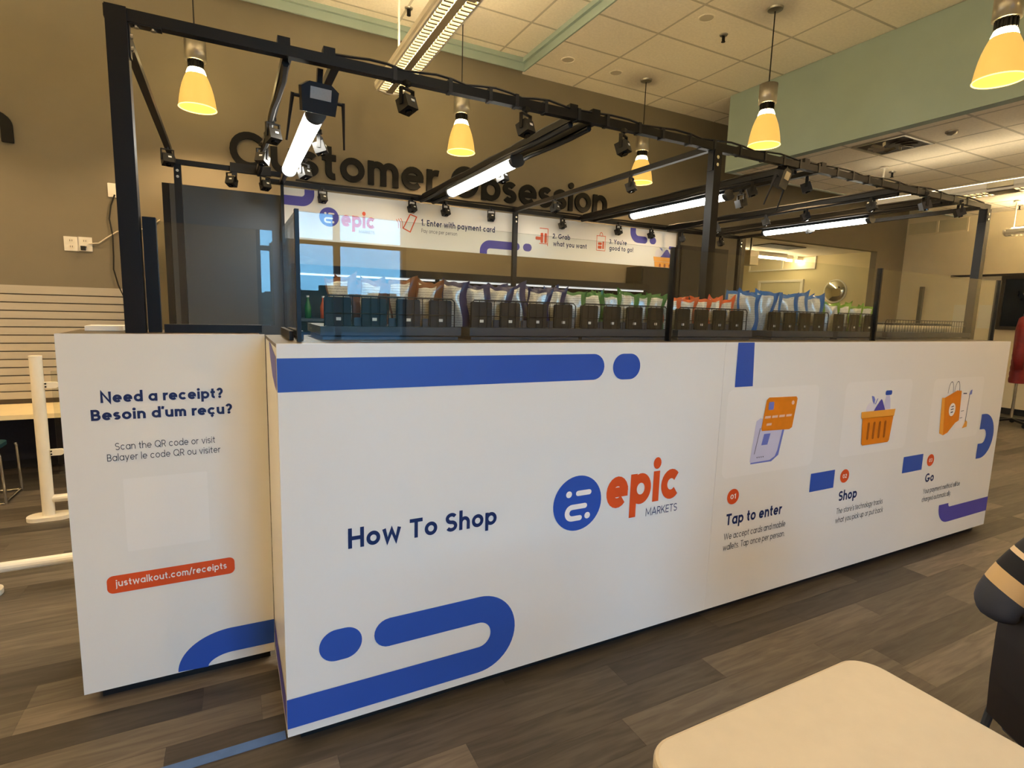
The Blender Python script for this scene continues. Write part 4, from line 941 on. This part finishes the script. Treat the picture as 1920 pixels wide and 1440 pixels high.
solo('wall_cable', M().tube([onY(u, v, YB-.02) for u, v in ((215,365),(208,385),(205,410),(211,440),(213,480),(213,505),(222,535),(232,556),(236,600))], .007, 6), 'cable_black', 'black cord hanging down the wall beside the tall left post', 'cord')
solo('data_cable', M().tube([onY(u, v, YB-.02) for u, v in ((166,457),(185,456),(200,446),(220,434),(250,432),(280,427),(300,412))], .006, 6), 'cable_white', 'thin white cord drooping from the wall socket', 'cord')
solo('floor_tape', M().box(-.95, -.001, .065, .112, .0008, .0016), 'tape_blue', 'strip of blue tape on the floor at the counter corner', 'tape')

# ------------------------------------------------------------------ right background
XW = XR-.001
t = struct('window_2', M().box(XW-.05, XW, 1.2, 2.98, 1.52, 1.58).box(XW-.05, XW, 1.2, 2.98, 2.42, 2.48).box(XW-.05, XW, 2.92, 2.98, 1.58, 2.42).box(XW-.05, XW, 1.2, 1.26, 1.58, 2.42), 'window_frame')
part('pane', M().box(XW-.02, XW-.012, 1.26, 2.92, 1.58, 2.42), 'screen', t)
part('sill_ledge', M().box(XW-.06, XW, 1.1, 3.78, 2.485, 2.52), 'window_frame', t)
for k, (y0, y1, z0, z1) in enumerate(((3.30, 3.68, 1.52, 1.96), (3.08, 3.275, 1.53, 1.96))):
    solo('paper_sheet', M().box(XW-.006, XW-.001, y0, y1, z0, z1), 'board_white', ('wide white sheet taped to the right wall under the ledge', 'narrow white sheet on the right wall nearer the window')[k], 'sheet', loc=(XW, y0, z0))
t = struct('window_3', M().box(XW-.02, XW, 3.62, 4.66, 3.345, 3.375).box(XW-.02, XW, 3.62, 3.65, 3.375, 3.60).box(XW-.02, XW, 4.12, 4.16, 3.375, 3.60), 'wall_tan')
part('pane', M().box(XW-.008, XW-.004, 3.65, 4.12, 3.375, 3.6), 'door_cream', t); part('pane', M().box(XW-.008, XW-.004, 4.16, 4.66, 3.375, 3.6), 'door_cream', t)
XS = XR-.0125
d = struct('door_1', M().box(XS-.03, XS, 6.95, 8.10, .002, 2.50), 'door_cream')
part('door_frame', M().box(XS-.05, XS, 6.88, 6.949, .002, 2.50).box(XS-.05, XS, 8.101, 8.17, .002, 2.50).box(XS-.05, XS, 6.88, 8.17, 2.5005, 2.56), 'white_paint', d)
part('door_handle', M().cyl((XS-.03, 7.04, 1.02), (XS-.09, 7.04, 1.02), .014, 8).cyl((XS-.085, 7.04, 1.02), (XS-.085, 7.16, 1.02), .011, 8), 'chrome', d)
t = struct('window_4', M().box(XS-.03, XS, 6.62, 8.52, 2.80, 2.84).box(XS-.03, XS, 6.62, 6.66, 2.84, 3.09).box(XS-.03, XS, 8.48, 8.52, 2.84, 3.09).box(XS-.03, XS, 7.50, 7.55, 2.84, 3.09), 'white_paint')
part('pane', M().box(XS-.012, XS-.006, 6.66, 7.50, 2.84, 3.09), 'wall_tan', t); part('pane', M().box(XS-.012, XS-.006, 7.55, 8.48, 2.84, 3.09), 'wall_tan', t)
t = thing('convex_mirror', 'round convex safety mirror on the far cream wall', 'mirror', (XS, 6.08, 2.26))
part('mirror_dome', M().lathe([(.25*math.sin(a), -.10*(math.cos(a)-math.cos(1.5))-.02) for a in [1.5*i/10 for i in range(11)]], (XS, 6.08, 2.26), 32, 'x'), 'mirror', t, True)
part('mirror_rim', M().lathe([(.25, -.02), (.268, -.022), (.272, 0)], (XS, 6.08, 2.26), 32, 'x'), 'white_plastic', t)
for k, (a, b_) in enumerate((((1416,481),(1470,487)), ((1473,488),(1486,489)), ((1492,490),(1534,494)), ((1366,476),(1400,480)))):
    p, q = onZ(*a, 2.98), onZ(*b_, 2.98); q.y = p.y; 
    t = thing('ceiling_tube', 'lit fluorescent tube in the side room, %s' % ('longest one', 'short middle one', 'right end one', 'left end one behind the grey box')[k], 'light', ((p.x+q.x)/2, p.y, 3.0))
    part('tube', M().cyl((p.x, p.y, 2.98), (q.x, p.y, 2.98), .02, 10), 'tube_side', t); part('batten', M().box(p.x, q.x, p.y-.04, p.y+.04, 3.011, 3.099), 'white_paint', t)
p = onY(1406, 484, 5.3)
t = thing('hanging_box', 'pale grey box hung from the side room ceiling', 'box', (p.x, 5.3, p.z)); part('case', M().box(p.x-.11, p.x+.11, 5.2, 5.4, p.z-.13, p.z+.13), 'nickel', t); part('hanger', M().cyl((p.x, 5.3, p.z+.13), (p.x, 5.3, 3.099), .012, 8), 'black_metal', t)
p = onZ(1462, 462, 3.098); solo('ceiling_vent', M().box(p.x-.55, p.x+.55, p.y-.22, p.y+.22, 3.085, 3.099), 'vent_dark', 'dark flat vent panel in the side room ceiling', 'vent', loc=(p.x, p.y, 3.09))
p = onY(1727, 560, 4.1)
t = thing('floor_pole', 'slim dark pole with round foot near the back right corner', 'pole', (p.x, 4.1, 0)); part('pole', M().box(p.x-.035, p.x+.035, 4.07, 4.13, .03, 2.30), 'charcoal', t); part('foot', M().lathe([(0, .03), (.18, .03), (.2, .001), (0, .001)], (p.x, 4.1, 0), 20), 'black_metal', t)

# coat on a wheeled stand
cx, cy = 11.12, 2.10
t = thing('coat_stand', 'wheeled metal coat stand at the right edge', 'coat stand', (cx, cy, 0))
part('pole', M().cyl((cx, cy, .09), (cx, cy, 2.16), .022, 10), 'chrome', t); part('hook_bar', M().cyl((cx-.2, cy, 2.1), (cx+.35, cy, 2.1), .014, 8), 'chrome', t)
for k in range(5):
    a = 2*math.pi*k/5+.3; ex, ey = cx+.30*math.cos(a), cy+.30*math.sin(a)
    ft = part('base_arm', M().bar((cx, cy, .10), (ex, ey, .075), .045, .03), 'black_plastic', t); part('castor', M().cyl((ex-.015, ey, .032), (ex+.015, ey, .032), .031, 12), 'rubber', ft)
ct = thing('quilted_coat', 'dark red quilted coat with navy shoulders hanging on the stand', 'coat', (cx+.22, cy-.05, .70))
m = M(); NU, NV = 24, 40
def cpt(i, j):
    u = i/NU*2*math.pi; v = j/NV; z = .70+1.25*v
    wd = .50-.05*v if v < .72 else (.50-.036)*(1-((v-.72)/.28)**1.7*.78); dp = .17*(1-.45*max(0, v-.7)/.3)+.012*abs(math.sin(v*math.pi*13))
    return (cx+.22+wd*math.cos(u), cy-.06+dp*math.sin(u), z)
k0 = len(m.v)
for j in range(NV+1): m.v += [cpt(i, j) for i in range(NU)]
for j in range(NV):
    for i in range(NU):
        m.f.append([j*NU+i, j*NU+(i+1) % NU, (j+1)*NU+(i+1) % NU, (j+1)*NU+i]); m.mi.append(1 if j > NV*.66 else 0)
m.f.append(list(range(NV*NU, NV*NU+NU))); m.mi.append(0)
body = part('coat_body', m, ['red_coat', 'navy_cloth'], ct, True)
for s in (-1, 1): part('sleeve', M().tube([(cx+.22+s*.34, cy-.06, 1.68), (cx+.22+s*.47, cy-.08, 1.55), (cx+.22+s*.56, cy-.10, 1.15), (cx+.22+s*.57, cy-.12, .92)], [.11, .10, .08, .06], 12), 'red_coat', ct, True)

# ------------------------------------------------------------------ foreground: table, folding chair, seated person
tb = thing('folding_table', 'cream plastic folding table with rounded corners in the foreground', 'table', (.967, -1.58, 0))
TX0, TX1, TY0, TY1 = .588, 1.345, -1.97, -1.19
m = M(); lv = [(.695, .012), (.70, .003), (.706, 0), (.731, 0), (.737, .003), (.740, .010)]
for zz, ins in lv: m.v += [(a, b, zz) for a, b in rrect(TX0+ins, TX1-ins, TY0+ins, TY1-ins, .075-ins, 8)]
n = len(m.v)//len(lv)
for k in range(len(lv)-1):
    for i in range(n): m.f.append([k*n+i, k*n+(i+1) % n, (k+1)*n+(i+1) % n, (k+1)*n+i]); m.mi.append(0)
m.f.append([(len(lv)-1)*n+i for i in range(n)]); m.mi.append(0); m.f.append([i for i in range(n)][::-1]); m.mi.append(0)
part('table_top', m, 'table_top', tb)
for y in (-1.86, -1.30):
    part('leg_frame', M().tube([(.70, y, .694), (.66, y, .014), (.67, y, .012), (1.26, y, .012), (1.27, y, .014), (1.23, y, .694)], .014, 8), 'charcoal', tb)
part('brace', M().cyl((.967, -1.86, .35), (.967, -1.30, .35), .010, 8).cyl((.68, -1.86, .35), (1.25, -1.86, .35), .010, 8).cyl((.68, -1.30, .35), (1.25, -1.30, .35), .010, 8), 'charcoal', tb)

# local frame of the chair: origin on the floor under the back, ex to the sitter's right, ey forward
EX = Vector((-.57, -.82, 0)).normalized(); EY = Vector((.82, -.57, 0)).normalized(); EZ = Vector((0,0,1))
CO = Vector((1.905, -1.278, 0))+EX*.225
def CL(x, y, z): return CO+EX*x+EY*y+EZ*z
ch = thing('folding_chair', 'dark brown plastic folding chair at the right edge behind the table', 'chair', tuple(CO+EY*.2))
def shell(pts, w, t):
    """curved panel: profile (y, z) across width w"""
    m = M(); n = len(pts)
    for s in (-1, 1):
        for (y, z) in pts: m.v.append(tuple(CL(s*w/2, y, z)))
    for s in (-1, 1):
        for i, (y, z) in enumerate(pts):
            a = pts[max(0, i-1)]; b = pts[min(n-1, i+1)]; dy, dz = b[0]-a[0], b[1]-a[1]; l = math.hypot(dy, dz)
            m.v.append(tuple(CL(s*w/2, y+dz/l*t, z-dy/l*t)))
    for i in range(n-1):
        m.f += [[i, i+1, n+i+1, n+i], [2*n+i, 3*n+i, 3*n+i+1, 2*n+i+1], [i, 2*n+i, 2*n+i+1, i+1], [n+i, n+i+1, 3*n+i+1, 3*n+i]]; m.mi += [0]*4
    m.f += [[0, n, 3*n, 2*n], [n-1, 3*n-1, 4*n-1, 2*n-1]]; m.mi += [0, 0]
    return m
part('backrest', shell([(.006, .44), (.0, .56), (-.002, .70), (.0, .80)], .45, .014), 'chair_plastic', ch)
part('seat', shell([(.10, .42), (.20, .435), (.38, .45), (.50, .445), (.53, .43)], .44, .02), 'chair_plastic', ch)
for s in (-1, 1):
    part('leg', M().tube([CL(s*.232, .022, .79), CL(s*.232, .024, .45), CL(s*.232, -.055, .012)], .012, 8), 'charcoal', ch)
    part('leg', M().tube([CL(s*.215, .06, .40), CL(s*.215, .20, .28), CL(s*.215, .50, .012)], .012, 8), 'charcoal', ch)
part('stretcher', M().cyl(CL(-.215, .42, .085), CL(.215, .42, .085), .010, 8).cyl(CL(-.232, -.04, .10), CL(.232, -.04, .10), .010, 8), 'charcoal', ch)

def skin_obj(name, verts, edges, radii, matname, parent, root=0, sub=2, off=(0,0,0)):
    me = bpy.data.meshes.new(name); me.from_pydata([tuple(Vector(v)-Vector(off)) for v in verts], edges, []); me.materials.append(MATS[matname])
    o = bpy.data.objects.new(name, me); link(o, parent)
    sk = o.modifiers.new('skin', 'SKIN'); sk.use_smooth_shade = True
    lay = me.skin_vertices[0].data if me.skin_vertices else None
    if lay is None:
        bpy.context.view_layer.objects.active = o; lay = me.skin_vertices[0].data
    for i, r in enumerate(radii): lay[i].radius = (r, r) if not isinstance(r, tuple) else r; lay[i].use_root = (i == root)
    sb = o.modifiers.new('sub', 'SUBSURF'); sb.levels = sub; sb.render_levels = sub
    return o
P0 = tuple(CO+EY*.22)
pe = thing('person', 'seated person in a striped navy and tan pullover, elbow over the chair back', 'person', P0)
elbow = Vector((1.872, -1.258, .778))
J = dict(pelvis=CL(0,.20,.56), waist=CL(0,.17,.74), chest=CL(0,.15,.96), neck=CL(0,.16,1.14), head0=CL(0,.185,1.20), head=CL(0,.20,1.285), top=CL(0,.19,1.355),
         shL=CL(-.17,.14,1.06), elL=elbow, wrL=CL(-.20,.27,.86), haL=CL(-.15,.36,.87), shR=CL(.17,.15,1.06), elR=CL(.25,.24,.80), wrR=CL(.14,.46,.77), haR=CL(.08,.53,.78),
         hiL=CL(-.10,.24,.54), knL=CL(-.13,.64,.53), anL=CL(-.14,.60,.10), toL=CL(-.15,.76,.045), hiR=CL(.10,.24,.54), knR=CL(.14,.66,.53), anR=CL(.15,.66,.10), toR=CL(.17,.82,.045))
names = list(J); ix = {n: i for i, n in enumerate(names)}
ed = [('pelvis','waist'),('waist','chest'),('chest','neck'),('neck','head0'),('head0','head'),('head','top'),('chest','shL'),('shL','elL'),('elL','wrL'),('wrL','haL'),('chest','shR'),('shR','elR'),('elR','wrR'),('wrR','haR'),
      ('pelvis','hiL'),('hiL','knL'),('knL','anL'),('anL','toL'),('pelvis','hiR'),('hiR','knR'),('knR','anR'),('anR','toR')]
rad = dict(pelvis=.10, waist=.09, chest=.085, neck=.052, head0=.062, head=.088, top=.066, shL=.045, elL=.036, wrL=.028, haL=.032, shR=.045, elR=.036, wrR=.028, haR=.032, hiL=.065, knL=.05, anL=.036, toL=.035, hiR=.065, knR=.05, anR=.036, toR=.035)
skin_obj('body', [J[n] for n in names], [(ix[a], ix[b]) for a, b in ed], [rad[n] for n in names], 'skin', pe, 0, 2, P0)
def sub_skin(name, keys, edges, radii, matname): 
    i2 = {n: i for i, n in enumerate(keys)}; return skin_obj(name, [J[k] for k in keys], [(i2[a], i2[b]) for a, b in edges], radii, matname, pe, 0, 2, P0)
# striped pullover: bands run across the upper arm
sm = mat('pullover', (46,50,62), .85, var=.1, scale=60, bump=.08)
t_ = sm.node_tree; bsd = t_.nodes['Principled BSDF']; ge = t_.nodes.new('ShaderNodeNewGeometry'); dp_ = t_.nodes.new('ShaderNodeVectorMath'); dp_.operation = 'DOT_PRODUCT'
sb_ = t_.nodes.new('ShaderNodeVectorMath'); sb_.operation = 'SUBTRACT'; sb_.inputs[1].default_value = elbow
ax_ = (J['shL']-elbow).normalized()
t_.links.new(ge.outputs['Position'], sb_.inputs[0]); t_.links.new(sb_.outputs[0], dp_.inputs[0]); dp_.inputs[1].default_value = ax_
mr = t_.nodes.new('ShaderNodeMapRange'); mr.inputs[1].default_value = -.10; mr.inputs[2].default_value = .40; t_.links.new(dp_.outputs['Value'], mr.inputs[0])
rp_ = t_.nodes.new('ShaderNodeValToRGB'); rp_.color_ramp.interpolation = 'CONSTANT'; el = rp_.color_ramp.elements
bands = [(-.10, (58,64,80)), (.075, (206,180,140)), (.125, (22,26,38)), (.18, (226,206,178)), (.195, (44,46,54)), (.28, (206,180,140)), (.32, (22,26,38))]
el[0].position = 0; el[0].color = lin(bands[0][1])+(1,); el[1].position = (bands[1][0]+.1)/.5; el[1].color = lin(bands[1][1])+(1,)
for q, c in bands[2:]: e2 = el.new((q+.1)/.5); e2.color = lin(c)+(1,)
t_.links.new(mr.outputs[0], rp_.inputs[0]); t_.links.new(rp_.outputs[0], bsd.inputs['Base Color'])
sub_skin('pullover', ['waist','chest','neck','shL','elL','wrL','shR','elR','wrR','pelvis'], [('pelvis','waist'),('waist','chest'),('chest','neck'),('chest','shL'),('shL','elL'),('elL','wrL'),('chest','shR'),('shR','elR'),('elR','wrR')],
         [.150, .160, .066, .090, .076, .05, .090, .062, .046, .15], 'pullover')
sub_skin('trousers', ['pelvis','hiL','knL','anL','hiR','knR','anR'], [('pelvis','hiL'),('hiL','knL'),('knL','anL'),('pelvis','hiR'),('hiR','knR'),('knR','anR')], [.142, .095, .072, .055, .095, .072, .055], 'trouser')
for s, a, b_ in ((-1,'anL','toL'), (1,'anR','toR')):
    J['hl'+a] = J[a]+Vector((0,0,-.045)); i2 = [J['hl'+a], J[b_]]
    skin_obj('shoe', i2, [(0,1)], [.052, .043], 'shoe', pe, 0, 2, P0)
hc = J['head']+Vector((0,0,.022))-EY*.010
m = M(); 
for j in range(7):
    for i in range(16):
        a = 2*math.pi*i/16; b_ = math.pi*(.46+.06*abs(math.cos(a))+.22*max(0, -math.sin(a)))*j/6; d_ = EX*math.cos(a)*math.sin(b_)+EY*(math.sin(a)*math.sin(b_)-.12)+EZ*math.cos(b_)*1.15
        m.v.append(tuple(hc+d_*.096))
for j in range(6):
    for i in range(16): m.f.append([j*16+i, j*16+(i+1) % 16, (j+1)*16+(i+1) % 16, (j+1)*16+i]); m.mi.append(0)
part('hair', m, 'hair', pe, True)
face = M()
for s in (-1, 1): face.lathe([(0, -.006), (.008, -.003), (.010, 0), (.008, .003), (0, .006)], tuple(J['head']+EX*s*.030+EY*.068+EZ*.004), 8)
part('eyes', face, 'lens', pe, True)
part('nose', M().tube([J['head']+EY*.074+EZ*.005, J['head']+EY*.088-EZ*.022, J['head']+EY*.074-EZ*.030], [.007, .011, .008], 8), 'skin', pe, True)
part('mouth', M().tube([J['head']+EX*a+EY*(.066-abs(a)*.35)-EZ*.052 for a in (-.02, -.008, .008, .02)], .0045, 6), 'lip', pe, True)
for s in (-1, 1): part('ear', M().tube([J['head']+EX*s*.076+EZ*.018, J['head']+EX*s*.082-EZ*.004, J['head']+EX*s*.075-EZ*.028], [.009, .013, .008], 8), 'skin', pe, True)
for hn, s in (('haL', 1), ('haR', -1)):
    hp = J[hn]; dv = (J[hn]-J['wr'+hn[-1]]).normalized(); sd = dv.cross(EZ).normalized()
    for k in range(4):
        b0 = hp+sd*(k-1.5)*.019+dv*.015; L_ = (.07, .078, .075, .06)[k]
        part('finger', M().tube([b0, b0+dv*L_*.5+EZ*.004, b0+dv*L_*.85-EZ*.014, b0+dv*L_-EZ*.03], [.010, .0095, .0085, .007], 8), 'skin', pe, True)
    b0 = hp-dv*.01+sd*s*.03; part('thumb', M().tube([b0, b0+sd*s*.02+dv*.03, b0+sd*s*.018+dv*.058-EZ*.01], [.012, .011, .008], 8), 'skin', pe, True)
